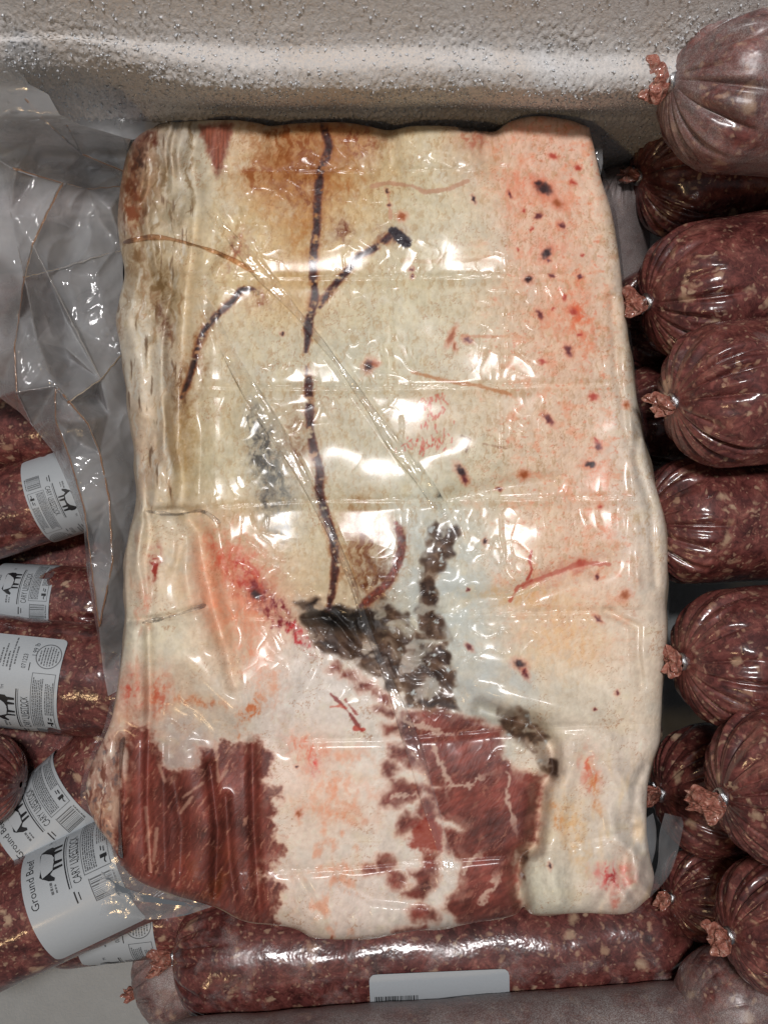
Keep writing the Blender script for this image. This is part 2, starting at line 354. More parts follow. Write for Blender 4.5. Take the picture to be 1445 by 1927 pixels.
CREASES = [[(300, 318), (500, 322), (700, 322), (900, 318), (1000, 316)], [(330, 520), (560, 524), (740, 522), (900, 520), (1110, 516)], [(350, 728), (560, 730), (740, 729), (950, 726), (1150, 720)],
           [(270, 962), (400, 955), (560, 942), (740, 941), (950, 938), (1230, 936)], [(260, 1170), (400, 1160), (560, 1165), (740, 1160), (950, 1152), (1240, 1148)],
           [(560, 1392), (740, 1388), (860, 1378), (940, 1372), (1090, 1366), (1240, 1362)], [(520, 1640), (660, 1632), (760, 1622), (960, 1610), (1210, 1560)]]
VALLEY = [(905, 1335), (950, 1350), (1000, 1362), (1035, 1405), (1040, 1450), (1018, 1480), (1012, 1540), (1006, 1590), (980, 1610), (972, 1650), (985, 1720)]
LFOLD = [(372, 236), (360, 300), (372, 380), (362, 470), (352, 540), (345, 620), (335, 720), (338, 800), (342, 880), (340, 955), (372, 1000), (384, 1080), (400, 1150), (418, 1200)]
FOLDA = [(378, 552), (400, 600), (450, 700), (505, 790), (560, 880), (605, 965), (640, 1040), (668, 1110), (690, 1180), (735, 1290), (775, 1400), (805, 1500), (832, 1590), (850, 1650)]
FOLDB = [(392, 396), (440, 452), (490, 510), (560, 590), (640, 690), (700, 775), (752, 850), (800, 910), (835, 965)]

def slab_relief(px, py):
    """height in metres of the packed meat below its top plane, and the wrinkles of the film in mm"""
    d = np.maximum(psd(px, py, OUTLINE, 30), 0) * 0.0003
    Rr = 0.0065 + 0.015 * sst(420, 300, px) * sst(1250, 950, py) + 0.005 * sst(1100, 1200, px) + 0.008 * sst(1500, 1700, py)
    q = np.clip((Rr - d) / Rr, 0, 1); z = -Rr * (1 - np.sqrt(np.maximum(1 - q ** 2.2, 0)))
    # gentle bulges between the fold lines
    ys = np.stack([np.interp(px, [p[0] for p in c], [p[1] for p in c]) for c in CREASES]); ys = np.vstack([ys[:1] * 0 + 225, ys, ys[:1] * 0 + 1780])
    k = (py[None] > ys).sum(0).clip(1, len(ys) - 1); idx = np.arange(px.size)
    a = ys[k - 1, idx]; b = ys[k, idx]; t = np.clip((py - a) / np.maximum(b - a, 1), 0, 1)
    z = z + 0.0024 * (1 - np.abs(2 * t - 1) ** 2.2) * (0.55 + 0.45 * perlin(px / 300, py / 300, 2))
    z = z + 0.0035 * fbm(px / 260, py / 260, 11, 2) + 0.00015 * fbm(px / 75, py / 75, 12, 2)
    # the top outline's scallops, the left turned-in edge and its vertical pleats
    dl, _ = pdist(px, py, LFOLD, 90); z = z - 0.0055 * np.exp(-(dl / 13) ** 2) + 0.003 * np.exp(-((dl - 34) / 20) ** 2)
    wl = sst(390, 330, px) * sst(1230, 1000, py)
    z = z + wl * 0.0042 * np.sin(px / 9.5 + 6.0 * fbm(px / 70, py / 170, 31, 2)) * (0.45 + 0.8 * perlin(px / 50, py / 130, 32))
    for pl, am, wd in [([(285, 960), (300, 860), (312, 740), (300, 640), (318, 560)], 0.004, 12), ([(268, 780), (262, 690), (240, 600), (262, 520)], 0.0035, 12),
                       ([(275, 965), (330, 962), (375, 965)], -0.005, 9), ([(245, 1168), (320, 1160), (385, 1142)], -0.0035, 7), ([(265, 970), (262, 1060), (280, 1160)], 0.004, 14),
                       ([(390, 1010), (398, 1090), (418, 1190), (440, 1290)], -0.004, 12), ([(290, 1180), (350, 1240), (440, 1330)], 0.006, 40), ([(280, 1180), (282, 1320), (278, 1500), (285, 1640)], -0.004, 8),
                       ([(250, 1190), (262, 1330)], 0.005, 20), ([(395, 1440), (410, 1560), (405, 1680)], -0.006, 9), ([(425, 1500), (432, 1620), (445, 1715)], 0.004, 8), ([(330, 1470), (345, 1560), (340, 1660)], -0.004, 12), ([(305, 1400), (310, 1640)], 0.003, 10), ([(475, 1400), (478, 1560), (490, 1730)], -0.005, 9),
                       ([(232, 1400), (236, 1500), (228, 1600)], -0.006, 12), ([(200, 1440), (195, 1520)], 0.003, 14), ([(350, 1430), (380, 1560), (360, 1660)], 0.004, 38),
                       ([(840, 938), (940, 916), (1040, 904)], -0.0028, 16), ([(880, 1132), (960, 1122), (1060, 1076), (1140, 1056)], -0.0032, 18), ([(900, 1285), (1000, 1308), (1110, 1345)], 0.0045, 34), ([(512, 236), (520, 290)], -0.0045, 18), ([(732, 244), (736, 300), (742, 350)], -0.005, 18), ([(927, 246), (915, 300)], -0.0045, 18),
                       ([(1100, 1420), (1070, 1560), (1085, 1690)], -0.0022, 14), ([(1150, 1400), (1165, 1500), (1140, 1620)], 0.0028, 22), ([(1195, 1560), (1170, 1640), (1120, 1712)], -0.0026, 9), ([(1215, 1600), (1195, 1660), (1160, 1712)], 0.0026, 9), ([(1215, 1440), (1195, 1480), (1190, 1540)], -0.003, 10), ([(1030, 1600), (1050, 1700)], 0.0025, 16),
                       ([(600, 1250), (560, 1330), (540, 1400)], -0.0022, 16), ([(640, 1660), (700, 1690), (800, 1700)], -0.002, 12), ([(560, 1650), (600, 1720)], -0.002, 10), ([(1215, 720), (1195, 860), (1225, 960), (1232, 1100)], -0.0028, 9), ([(1150, 560), (1160, 700), (1185, 840)], -0.0022, 8), ([(1140, 1150), (1200, 1180), (1206, 1290)], -0.0024, 8), ([(470, 380), (450, 460), (400, 520)], -0.002, 14), ([(430, 640), (480, 720), (450, 800)], 0.002, 22)]:
        e, _ = pdist(px, py, pl, 90); z = z + am * np.exp(-(e / wd) ** 2)
    # the step between the loin and the flank on the right, and the torn hollow in the middle
    dv, tv = pdist(px, py, VALLEY, 160); side = sst(-40, 40, px - np.interp(py, [1335, 1362, 1405, 1450, 1540, 1600, 1720], [900, 1000, 1030, 1035, 1012, 990, 985]))
    z = z - 0.011 * np.exp(-(dv / 16) ** 2) + 0.004 * side * np.exp(-((dv - 55) / 55) ** 2) * sst(1290, 1340, py)
    hole = np.exp(-(((px - 690) / 130) ** 2 + ((py - 1200 - 0.35 * (px - 690)) / 75) ** 2))
    z = z - 0.010 * hole + hole * 0.0032 * fbm((-0.5 * px + 0.86 * py) / 34 + 0.9 * perlin(px / 60, py / 60, 241), (0.86 * px + 0.5 * py) / 100, 41, 2)
    gx = np.exp(-(((px - 835) / 50) ** 2 + ((py - 1150) / 170) ** 2)); z = z - 0.004 * gx + gx * 0.002 * fbm(px / 45, py / 45, 42, 2)
    br = sst(1390, 1560, py) * sst(1120, 1180, px); z = z + br * 0.0028 * np.sin((px - 0.55 * (py - 1500)) / 11 + 2 * perlin(px / 60, py / 60, 43))
    z = z + 0.0022 * np.exp(-((px - 1185 - 0.05 * (py - 800)) / 9) ** 2) * sst(350, 500, py) * sst(1350, 1250, py) * (0.5 + perlin(py / 70, px / 200, 44))
    bw = sst(1690, 1750, py); z = z + bw * 0.0018 * fbm(px / 22, py / 60, 45, 2)
    # film
    f = 0.10 * fbm(px / 130, py / 130, 51, 2)
    for c in CREASES:
        yc = np.interp(px, [p[0] for p in c], [p[1] for p in c]); e = py - yc - 1.2 * perlin(px / 60, px * 0, 52)
        on = sst(c[0][0] - 10, c[0][0] + 25, px) * sst(c[-1][0] + 10, c[-1][0] - 25, px)
        st = 0.35 + 0.65 * sst(-0.25, 0.35, perlin(px / 90, yc / 50, 53))
        f = f + on * st * (0.75 * np.exp(-(e / 2.6) ** 2)); z = z - on * 0.0011 * np.exp(-((e - 4) / 8) ** 2) + on * 0.0006 * sst(0, 3, e) * np.exp(-np.maximum(e, 0) / 30)
        pk = np.exp(-((e - 18) / 26) ** 2) * sst(0.0, 0.5, perlin(px / 110, yc / 30, 54))
        f = f + on * pk * 0.5 * (1 - np.abs(perlin(px / 24, py / 90, 55))) ** 7
    m = np.zeros(px.shape, np.float32)
    for x, y, r in [(650, 1195, 95), (700, 1230, 80), (770, 1280, 70), (560, 1150, 45), (735, 1170, 80), (820, 1210, 70), (800, 1120, 45), (720, 470, 60), (430, 470, 60), (690, 410, 50), (650, 290, 75), (750, 320, 55), (520, 320, 45), (840, 330, 40), (450, 1090, 55), (510, 1110, 45), (430, 1010, 60), (500, 870, 40),
                    (980, 1400, 45), (940, 1100, 55), (960, 1170, 50), (890, 990, 50), (520, 740, 60), (960, 540, 45), (960, 650, 45), (310, 640, 55), (280, 570, 40), (290, 1000, 45), (320, 1370, 40), (420, 1690, 40), (1100, 1420, 35), (800, 1650, 50), (690, 660, 40), (370, 500, 40), (720, 700, 45), (1000, 790, 35)]:
        m = np.maximum(m, np.exp(-(((px - x) ** 2 + (py - y) ** 2) / r ** 2)))
    wx = px + 14 * perlin(px / 45, py / 45, 56); wy = py + 14 * perlin(px / 45, py / 45, 57)
    c1 = (1 - np.abs(perlin(wx / 44 + 0.3 * wy / 44, wy / 74, 58))) ** 10; c2 = (1 - np.abs(perlin(wx / 74, wy / 40 - 0.4 * wx / 40, 158))) ** 11; wet = np.exp(-(((px - 700) / 150) ** 2 + ((py - 1200 - 0.4 * (px - 690)) / 62) ** 2)); f = f + wet * 0.9 * (1 - np.abs(perlin((-0.5 * wx + 0.86 * wy) / 22, (0.86 * wx + 0.5 * wy) / 70, 231))) ** 7
    f = f + m * (0.75 * c1 + 0.6 * c2 + 0.06 * perlin(wx / 22, wy / 30, 159))
    f = f + 0.10 * (ridged(wx / 150, wy / 130, 59, 1) - 0.5)
    for pl, w in ((FOLDA, 13), (FOLDB, 11)):
        e, _ = pdist(px, py, pl, 40); f = f + 0.5 * np.exp(-((e - w) / 2.6) ** 2) - 0.2 * np.exp(-(e / 6) ** 2)
    for pl in ([(735, 560), (739, 700)], [(958, 330), (954, 430), (956, 520)], [(960, 545), (952, 690)], [(942, 745), (946, 880), (952, 930)], [(944, 960), (950, 1140)], [(1128, 560), (1140, 700)], [(1122, 950), (1128, 1010)], [(758, 780), (752, 880)], [(545, 560), (535, 700)], [(1178, 1160), (1186, 1280)], [(1095, 1375), (1080, 1450)]):
        e, tq = pdist(px + 4 * perlin(px / 40, py / 40, 161), py, pl, 40); f = f + 0.5 * np.exp(-(e / 2.8) ** 2) * sst(0, 0.15, tq) * sst(1, 0.85, tq)
    z = z + 0.00040 * f
    return z, f

Z, FILM = slab_relief(PX, PY)

# ---- colour of the meat: fat, lean, vessels, blood
CP = """260 270 120 80 60;330 260 205 200 185;470 260 228 205 175;540 270 196 156 114;660 260 190 142 100;750 260 215 200 165;830 270 215 205 170;890 265 200 160 135;980 250 236 200 176;1080 260 234 200 180
250 360 140 98 70;300 350 190 175 150;380 350 205 205 190;450 350 217 190 145;530 340 184 130 86;560 370 190 146 100;650 350 210 178 130;720 350 212 195 155;800 370 214 206 178;900 350 216 201 172;1000 350 236 194 170;1080 350 236 204 180;1120 380 227 207 184
240 450 180 165 145;290 460 178 164 135;340 450 220 205 180;420 450 216 197 154;500 450 213 188 140;560 460 206 174 126;650 450 212 187 144;740 470 215 205 175;850 450 214 206 180;940 460 219 201 174;1020 450 239 199 174;1100 460 232 199 170;1150 480 220 210 193
240 580 215 205 185;300 540 152 128 98;340 560 215 200 170;420 540 220 200 157;500 560 214 190 144;560 560 206 174 130;660 560 212 200 166;780 560 214 206 174;880 560 216 206 178;960 580 223 203 174;1030 570 236 194 165;1090 570 230 180 146;1140 580 222 210 190
250 680 214 206 190;300 660 220 212 195;350 640 206 187 153;430 640 213 203 176;520 650 207 201 176;650 660 208 206 184;760 660 211 206 180;850 670 216 207 182;950 660 223 207 180;1050 650 231 198 169;1110 650 227 194 165;1160 680 217 210 192
280 800 223 202 178;350 800 197 178 144;420 800 208 196 163;500 800 196 190 168;560 790 199 185 156;680 800 207 201 178;820 800 216 196 170;900 800 221 210 182;1000 800 229 207 181;1080 800 233 203 174;1170 800 220 212 197
280 880 206 178 154;360 880 196 186 153;440 880 202 192 159;530 880 196 193 178;680 880 198 192 168;780 890 206 205 182;900 880 216 210 182;1000 890 223 207 179;1100 890 233 207 183;1200 890 224 216 202
270 1000 223 213 192;340 1000 221 206 178;420 990 217 186 152;500 990 211 196 163;560 1000 206 196 167;670 990 208 194 160;780 1000 207 210 200;900 1000 216 212 191;1000 1000 236 210 178;1100 1000 239 210 185;1200 1000 230 217 202
260 1080 226 207 183;340 1080 231 207 178;430 1090 228 160 130;500 1080 226 184 150;560 1080 215 196 163;780 1080 196 194 178;880 1100 210 213 201;1000 1100 226 207 181;1100 1100 236 207 181;1200 1100 230 212 193
260 1200 217 211 192;330 1200 223 216 192;420 1200 227 195 166;500 1180 231 186 157;540 1260 232 222 212;900 1200 208 210 197;1000 1200 229 202 169;1100 1200 236 207 174;1200 1200 227 212 193
250 1310 208 172 152;330 1310 208 184 160;420 1300 217 197 173;500 1320 222 214 206;580 1310 231 223 216;680 1310 233 223 213;900 1310 199 198 188;1020 1310 224 214 193;1100 1320 227 217 198;1200 1320 230 214 193
330 1420 176 156 146;560 1420 236 217 203;600 1450 236 202 180;680 1450 236 229 219;1100 1430 230 214 198;1180 1450 230 217 203;570 1550 233 214 198;640 1500 234 206 184;700 1560 236 224 212;1060 1550 224 207 183;1150 1550 231 220 207
570 1690 227 208 194;680 1690 233 215 204;760 1700 227 217 207;1020 1680 208 207 188;1100 1660 224 214 198;1170 1680 227 208 194;190 1480 178 146 132;210 1550 172 130 110"""
CPS = np.array([[float(q) for q in s.split()] for s in CP.replace("\n", ";").split(";")])
def shepard(px, py):
    acc = np.zeros((px.size, 3), np.float32); ws = np.full(px.size, 1e-6, np.float32)
    for x, y, r, g, b in CPS:
        w = np.exp(-((px - x) ** 2 + (py - y) ** 2) / (2 * 44.0 ** 2)) + 2e-4 / (1 + ((px - x) ** 2 + (py - y) ** 2) / 4000.0) ** 2
        acc += w[:, None] * np.array([r, g, b], np.float32); ws += w
    return acc / ws[:, None]
wx = PX + 22 * fbm(PX / 55, PY / 55, 61, 3) + 7 * fbm(PX / 14, PY / 14, 62, 2); wy = PY + 22 * fbm(PX / 55, PY / 55, 63, 3) + 7 * fbm(PX / 14, PY / 14, 64, 2)
colr = shepard(wx, wy); gl_ = colr.mean(1); colr += (0.20 * sst(150, 195, gl_))[:, None] * (np.array([238, 226, 211], np.float32) - colr)
def blend(mask, rgb):
    global colr
    colr += np.clip(mask, 0, 1)[:, None] * (np.asarray(rgb, np.float32) - colr)
n40 = fbm(PX / 42, PY / 42, 65, 4, 0.6); n12 = fbm(PX / 11, PY / 15, 66, 3, 0.6)
colr *= (1 + 0.075 * n40 + 0.075 * n12)[:, None]
blend(0.34 * sst(0.05, 0.6, fbm(PX / 18, PY / 24, 131, 4, 0.7)) * sst(900, 780, PX) * sst(1150, 1000, PY), (196, 176, 136))
blend(0.4 * sst(0.1, 0.6, fbm(PX / 15, PY / 20, 132, 3, 0.7)), (232, 224, 204))
blend(0.22 * sst(0.05, 0.6, fbm(PX / 70, PY / 50, 67, 4, 0.6)), (224, 208, 168))
blend(0.35 * sst(0.1, 0.6, fbm(PX / 60, PY / 60, 68, 4, 0.6)), (226, 222, 210))
pink = sst(860, 1000, PX + 55 * n40 + 40 * fbm(PX / 90, PY / 90, 199, 2)) * sst(1180, 1120, PX - 0.08 * (PY - 500)) * sst(1330, 1000, PY)
blend(pink * 0.22, (240, 194, 172)); blend(pink * 0.55 * sst(0.0, 0.55, fbm(PX / 34, PY / 26, 69, 4, 0.65)), (232, 160, 126))
blend(pink * 0.45 * sst(0.25, 0.65, fbm(PX / 12, PY / 9, 70, 3, 0.6)), (214, 112, 82))
lowmid = sst(540, 580, PX) * sst(740, 660, PX) * sst(1380, 1430, PY)
blend(lowmid * 0.6 * sst(0.05, 0.5, fbm(PX / 40, PY / 60, 71, 4, 0.6)), (230, 160, 128))
blend(sst(1060, 1120, PX) * sst(1400, 1440, PY) * 0.3 * sst(0.0, 0.5, fbm(PX / 30, PY / 90, 72, 3)), (226, 190, 140))
# fibre and fine capillaries
fib = perlin(PX / 5 + 2 * n12, PY / 26, 73); blend(0.30 * sst(0.05, 0.6, fib) * sst(360, 420, PX) * sst(1150, 1000, PY), (160, 120, 76))
cap = np.abs(perlin(PX / 26 + 0.9 * n12, PY / 30 + 0.9 * n40, 74)); blend(0.45 * sst(0.06, 0.0, cap) * sst(0.0, 0.4, perlin(PX / 80, PY / 80, 75)), (150, 96, 62))
cap = np.abs(perlin(PX / 14 + n12, PY / 12, 76)); blend(0.25 * sst(0.07, 0.0, cap) * sst(-0.1, 0.4, perlin(PX / 50, PY / 50, 77)), (176, 132, 92))
# turned-in left edge: long streaks of brown tissue and white fat; gristle under the film pocket
le = sst(14, -8, PX - np.interp(PY, [230, 400, 600, 800, 960], [368, 364, 344, 336, 322])) * sst(985, 940, PY)
st1 = fbm(PX / 13 + 1.2 * n40, PY / 75, 133, 4, 0.6); st2 = fbm(PX / 9 + n40, PY / 50, 134, 3, 0.6)
blend(le * 0.75 * sst(0.05, 0.45, st1) * sst(760, 420, PY), (128, 104, 74)); blend(le * 0.55 * sst(0.15, 0.5, st1) * sst(420, 600, PY), (176, 140, 106)); blend(le * 0.7 * sst(0.15, 0.5, st2), (226, 222, 210)); blend(le * 0.6 * sst(0.35, 0.6, fbm(PX / 10, PY / 60, 135, 3)), (84, 60, 42))
pk_ = sst(248, 228, PX) * sst(1370, 1410, PY)
blend(pk_ * sst(-0.1, 0.4, fbm(PX / 10 + n40, PY / 40, 136, 3)), (118, 78, 66)); blend(pk_ * 0.9 * sst(0.15, 0.45, fbm(PX / 9 + n40, PY / 34, 137, 3)), (214, 196, 180)); blend(pk_ * 0.6 * sst(0.25, 0.5, fbm(PX / 14, PY / 22, 138, 3)), (96, 92, 96))
ll_ = sst(300, 250, PX) * sst(980, 1020, PY) * sst(1390, 1340, PY); blend(ll_ * 0.5 * sst(0.1, 0.5, fbm(PX / 14, PY / 60, 139, 3)), (196, 150, 122))
# stains: x y rx ry angle  r g b alpha
for x, y, rx, ry, an, r, g, b, al in [(545, 270, 60, 40, 20, 140, 84, 46, .8), (575, 340, 45, 55, 0, 132, 78, 42, .7), (500, 330, 50, 25, -20, 146, 90, 52, .65), (665, 265, 45, 30, 10, 132, 74, 46, .6), (640, 330, 40, 40, 0, 168, 110, 60, .45), (570, 430, 30, 60, 0, 170, 116, 62, .45),
        (275, 262, 22, 18, -40, 92, 50, 36, .9), (248, 345, 11, 60, 8, 104, 58, 34, .85), (250, 395, 14, 35, 0, 120, 70, 46, .8), (262, 300, 9, 40, 12, 60, 38, 30, .7), (300, 540, 22, 45, 0, 120, 96, 64, .8), (262, 480, 14, 40, 0, 128, 100, 70, .6), (320, 400, 28, 40, 0, 160, 148, 124, .5), (310, 610, 12, 40, -15, 110, 76, 58, .6),
        (640, 430, 16, 14, 0, 110, 60, 40, .7), (735, 440, 24, 16, 0, 120, 80, 60, .5), (445, 470, 14, 30, 30, 150, 92, 68, .5), (370, 680, 14, 70, 12, 140, 96, 60, .55), (480, 560, 22, 18, 0, 140, 84, 50, .5),
        (690, 1040, 34, 60, 8, 122, 72, 32, .8), (672, 985, 18, 45, 5, 130, 84, 46, .6), (700, 1085, 26, 30, 0, 96, 52, 26, .8), (655, 1010, 14, 40, 0, 150, 104, 62, .5), (560, 830, 18, 50, 0, 130, 92, 62, .6),
        (495, 850, 22, 60, -12, 84, 80, 74, .85), (520, 900, 20, 40, -20, 120, 120, 116, .7), (530, 980, 26, 30, 0, 150, 150, 146, .6), (505, 940, 20, 25, 0, 96, 92, 88, .5), (350, 830, 20, 70, 0, 168, 140, 96, .5), (340, 730, 14, 40, 0, 110, 78, 52, .6),
        (445, 1060, 50, 50, 30, 214, 122, 94, .5), (410, 1040, 14, 40, -30, 204, 100, 76, .5), (468, 1090, 26, 46, -40, 186, 74, 58, .65), (482, 1118, 13, 16, -30, 70, 26, 36, .95), (520, 1150, 14, 50, -45, 110, 34, 40, .75), (555, 1190, 9, 34, -50, 190, 60, 62, .7), (450, 1150, 50, 30, 0, 232, 150, 118, .5), (470, 1220, 30, 60, -10, 232, 162, 132, .5), (510, 1270, 20, 60, -10, 232, 170, 140, .4),
        (290, 1060, 8, 26, 12, 150, 58, 48, .85), (270, 1140, 12, 30, 0, 214, 140, 116, .5), (250, 1300, 16, 30, 0, 196, 96, 78, .6), (300, 1310, 16, 36, 10, 186, 96, 72, .6), (370, 1320, 50, 9, 8, 196, 120, 84, .6), (470, 1340, 9, 40, 35, 206, 128, 88, .7),
        (575, 1410, 30, 20, 20, 224, 120, 92, .5), (590, 1440, 9, 14, 0, 214, 70, 60, .6), (630, 1490, 40, 40, 0, 230, 160, 126, .45), (620, 1530, 60, 12, 15, 230, 150, 116, .4), (700, 1490, 16, 30, 0, 232, 190, 168, .4), (640, 1640, 60, 10, -8, 224, 160, 130, .5),
        (1110, 1452, 16, 30, -12, 214, 120, 100, .65), (1118, 1480, 10, 34, -12, 206, 124, 70, .5), (1050, 1540, 8, 30, -20, 206, 130, 70, .5), (1080, 1560, 20, 60, -10, 226, 180, 126, .4), (1152, 1650, 26, 20, 0, 212, 110, 104, .7), (1152, 1652, 9, 8, 0, 150, 40, 46, .8), (1158, 1690, 7, 24, 0, 206, 130, 116, .6), (1120, 1640, 12, 12, 0, 222, 150, 140, .4),
        (890, 258, 26, 18, 0, 176, 112, 90, .6), (886, 242, 22, 5, 4, 44, 40, 44, .9), (1010, 250, 40, 16, 20, 226, 160, 134, .4), (1000, 350, 60, 26, 10, 224, 140, 112, .45), (965, 385, 20, 30, 0, 224, 150, 120, .4), (1060, 400, 30, 40, 0, 226, 150, 122, .3), (1090, 590, 20, 60, -5, 220, 110, 76, .5), (1040, 600, 30, 30, 0, 224, 150, 122, .4), (1030, 470, 40, 26, 0, 226, 150, 124, .4), (1125, 900, 20, 40, 0, 226, 140, 104, .5), (1040, 1080, 60, 12, -20, 206, 140, 122, .5), (980, 1120, 70, 20, 0, 222, 176, 124, .45), (1060, 1200, 60, 60, 0, 236, 190, 140, .35), (1140, 1000, 12, 20, 0, 230, 140, 106, .4)]:
    ca, sa = math.cos(R_(an)), math.sin(R_(an)); m = (np.abs(PX - x) < 3 * max(rx, ry)) & (np.abs(PY - y) < 3 * max(rx, ry)); idx = np.nonzero(m)[0]
    X0 = PX[idx] - x + 0.7 * rx * n40[idx] + 0.3 * rx * n12[idx]; Y0 = PY[idx] - y + 0.7 * ry * n12[idx] + 0.4 * ry * n40[idx]
    q = ((X0 * ca + Y0 * sa) / rx) ** 2 + ((-X0 * sa + Y0 * ca) / ry) ** 2
    tex = 0.22 + 1.25 * sst(-0.3, 0.45, fbm(PX[idx] / 13 + 1.1 * n40[idx], PY[idx] / 26, int(x) % 97 + 3, 4, 0.68))
    k = np.clip(1.25 * al * np.exp(-q * 0.8) * tex, 0, 0.96); colr[idx] += k[:, None] * (np.array([r, g, b], np.float32) - colr[idx])
# whitish-blue soft fat round the torn hollow
blend(0.75 * np.exp(-(((PX - 830) / 95) ** 2 + ((PY - 1110) / 150) ** 2)) * sst(-0.35, 0.25, fbm(PX / 36, PY / 36, 81, 3)), (206, 213, 210))
blend(0.7 * np.exp(-(((PX - 930) / 90) ** 2 + ((PY - 1290) / 60) ** 2)) * sst(-0.3, 0.3, fbm(PX / 36, PY / 36, 82, 3)), (200, 206, 204))
blend(0.5 * np.exp(-(((PX - 350) / 90) ** 2 + ((PY - 1370) / 60) ** 2)) * sst(-0.3, 0.3, fbm(PX / 26, PY / 26, 83, 3)), (184, 178, 172))
region = np.zeros(PX.size, np.int8)                    # 0 fat 1.. parts
rag = 9 * fbm(PX / 26, PY / 26, 84, 3, 0.6) + 4 * fbm(PX / 7, PY / 7, 85, 2)
# dark torn tissue
DARK = [[(562, 1140), (590, 1128), (618, 1136), (650, 1150), (690, 1140), (712, 1118), (745, 1150), (800, 1200), (815, 1235), (846, 1300), (852, 1338), (805, 1342), (765, 1325), (722, 1282), (670, 1246), (612, 1226), (588, 1205), (562, 1172)],
        [(803, 995), (825, 985), (858, 1000), (850, 1040), (835, 1075), (812, 1100), (830, 1150), (848, 1230), (858, 1290), (830, 1300), (800, 1230), (788, 1150), (790, 1080), (802, 1040)],
        [(940, 1338), (975, 1330), (1000, 1345), (1028, 1385), (1048, 1440), (1052, 1464), (1020, 1440), (985, 1405), (955, 1380), (938, 1360)],
        [(975, 1596), (1000, 1588), (992, 1620), (984, 1650), (975, 1640)]]
dk = np.full(PX.size, -1e4, np.float32); dwho = np.zeros(PX.size, np.int8)
for q, pl in enumerate(DARK):
    e = psd(PX + 12 * fbm(PX / 30, PY / 30, 141, 2), PY + 12 * fbm(PX / 30, PY / 30, 142, 2), pl) + 6 * fbm(PX / 40, PY / 40, 143, 2); dwho[e > dk] = (3, 13, 14, 15)[q]; dk = np.maximum(dk, e)
mk = sst(-8, 6, dk + 5 * n40) * (0.35 + 0.65 * sst(-0.35, -0.05, fbm(PX / 50 + 0.4 * n40, PY / 40, 211, 3) + 0.5 * np.exp(-(((PX - 640) / 80) ** 2 + ((PY - 1170) / 40) ** 2))))
ac_ = (-0.5 * PX + 0.86 * PY); al_ = (0.86 * PX + 0.5 * PY); tx = fbm(ac_ / 24 + 1.0 * n40, al_ / 75, 86, 3, 0.5)
dc = np.stack([np.interp(tx, [-.6, -.1, .25, .6], v_) for v_ in ([58, 88, 112, 150], [44, 68, 90, 132], [38, 56, 74, 116])], -1)
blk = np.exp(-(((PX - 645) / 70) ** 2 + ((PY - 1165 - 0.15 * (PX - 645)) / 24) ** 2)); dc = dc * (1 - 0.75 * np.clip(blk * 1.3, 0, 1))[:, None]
stripe = 0.96 + 0.10 * np.sin((PX + 0.3 * PY) / 7.5 + 4 * n40); dc = dc * stripe[:, None]
colr += mk[:, None] * (dc - colr); region[dk > 0] = dwho[dk > 0]
blend(mk * sst(0.25, 0.5, fbm(PX / 24, PY / 24, 87, 4, 0.6)) * sst(700, 780, PX), (198, 204, 202))
# lean muscle
LEAN_BL = [(205, 1640), (222, 1560), (230, 1480), (238, 1400), (240, 1358), (262, 1366), (278, 1380), (296, 1415), (318, 1452), (345, 1456), (364, 1445), (378, 1418), (417, 1398), (455, 1402), (489, 1390), (512, 1428), (498, 1470), (521, 1485), (507, 1541), (525, 1577), (523, 1621), (496, 1646), (523, 1661), (526, 1701), (512, 1745), (460, 1745), (400, 1720), (320, 1695), (260, 1670)]
LEAN_C = [(762, 1346), (843, 1341), (880, 1355), (938, 1374), (942, 1410), (965, 1452), (1016, 1468), (1011, 1539), (1006, 1583), (972, 1598), (966, 1622), (986, 1735), (900, 1742), (860, 1735), (840, 1712), (848, 1690), (872, 1660), (862, 1640), (876, 1622), (842, 1596), (836, 1562), (880, 1566), (850, 1542), (828, 1535), (812, 1500), (800, 1482), (842, 1490), (832, 1470), (795, 1450), (788, 1420), (770, 1400), (748, 1376)]
def z6(pts): return [(660 + 0.436 * a, 1260 + 0.436 * b) for a, b in pts]
ISL = [z6(p) for p in ([(165, 335), (260, 340), (268, 380), (180, 388)], [(140, 405), (190, 395), (206, 430), (175, 460), (138, 450)], [(250, 362), (285, 380), (295, 420), (245, 420)], [(180, 475), (240, 488), (310, 508), (292, 560), (240, 575), (180, 596), (138, 582), (160, 520)],
        [(300, 575), (352, 566), (375, 632), (312, 642), (286, 612)], [(245, 612), (310, 648), (302, 690), (190, 706), (212, 650)], [(125, 812), (170, 800), (182, 858), (118, 872)], [(310, 792), (362, 784), (376, 850), (362, 940), (300, 982), (228, 966), (290, 930), (262, 880), (312, 850)],
        [(160, 870), (232, 904), (216, 946), (164, 918)], [(250, 1042), (292, 1008), (372, 1048), (372, 1088), (262, 1082)], [(22, 40), (80, 68), (84, 92), (28, 82)], [(90, 98), (128, 110), (124, 126), (86, 118)], [(132, 108), (166, 120), (160, 146), (128, 138)], [(138, 236), (216, 248), (220, 272), (150, 272)], [(112, 166), (176, 170), (178, 194), (120, 186)],
        [(395, 505), (440, 520), (420, 560), (360, 540)], [(330, 430), (420, 440), (400, 500), (340, 495)], [(-30, 10), (10, 14), (10, 34), (-40, 28)], [(-90, -20), (-50, -15), (-55, 5), (-95, 0)], [(190, 1130), (330, 1105), (330, 1130), (200, 1150)], [(60, 860), (110, 850), (110, 870), (70, 878)], [(430, 590), (500, 600), (480, 640), (425, 620)])]
UPB = [(378, 236), (436, 234), (430, 275), (418, 315), (408, 335), (398, 300), (385, 270)]
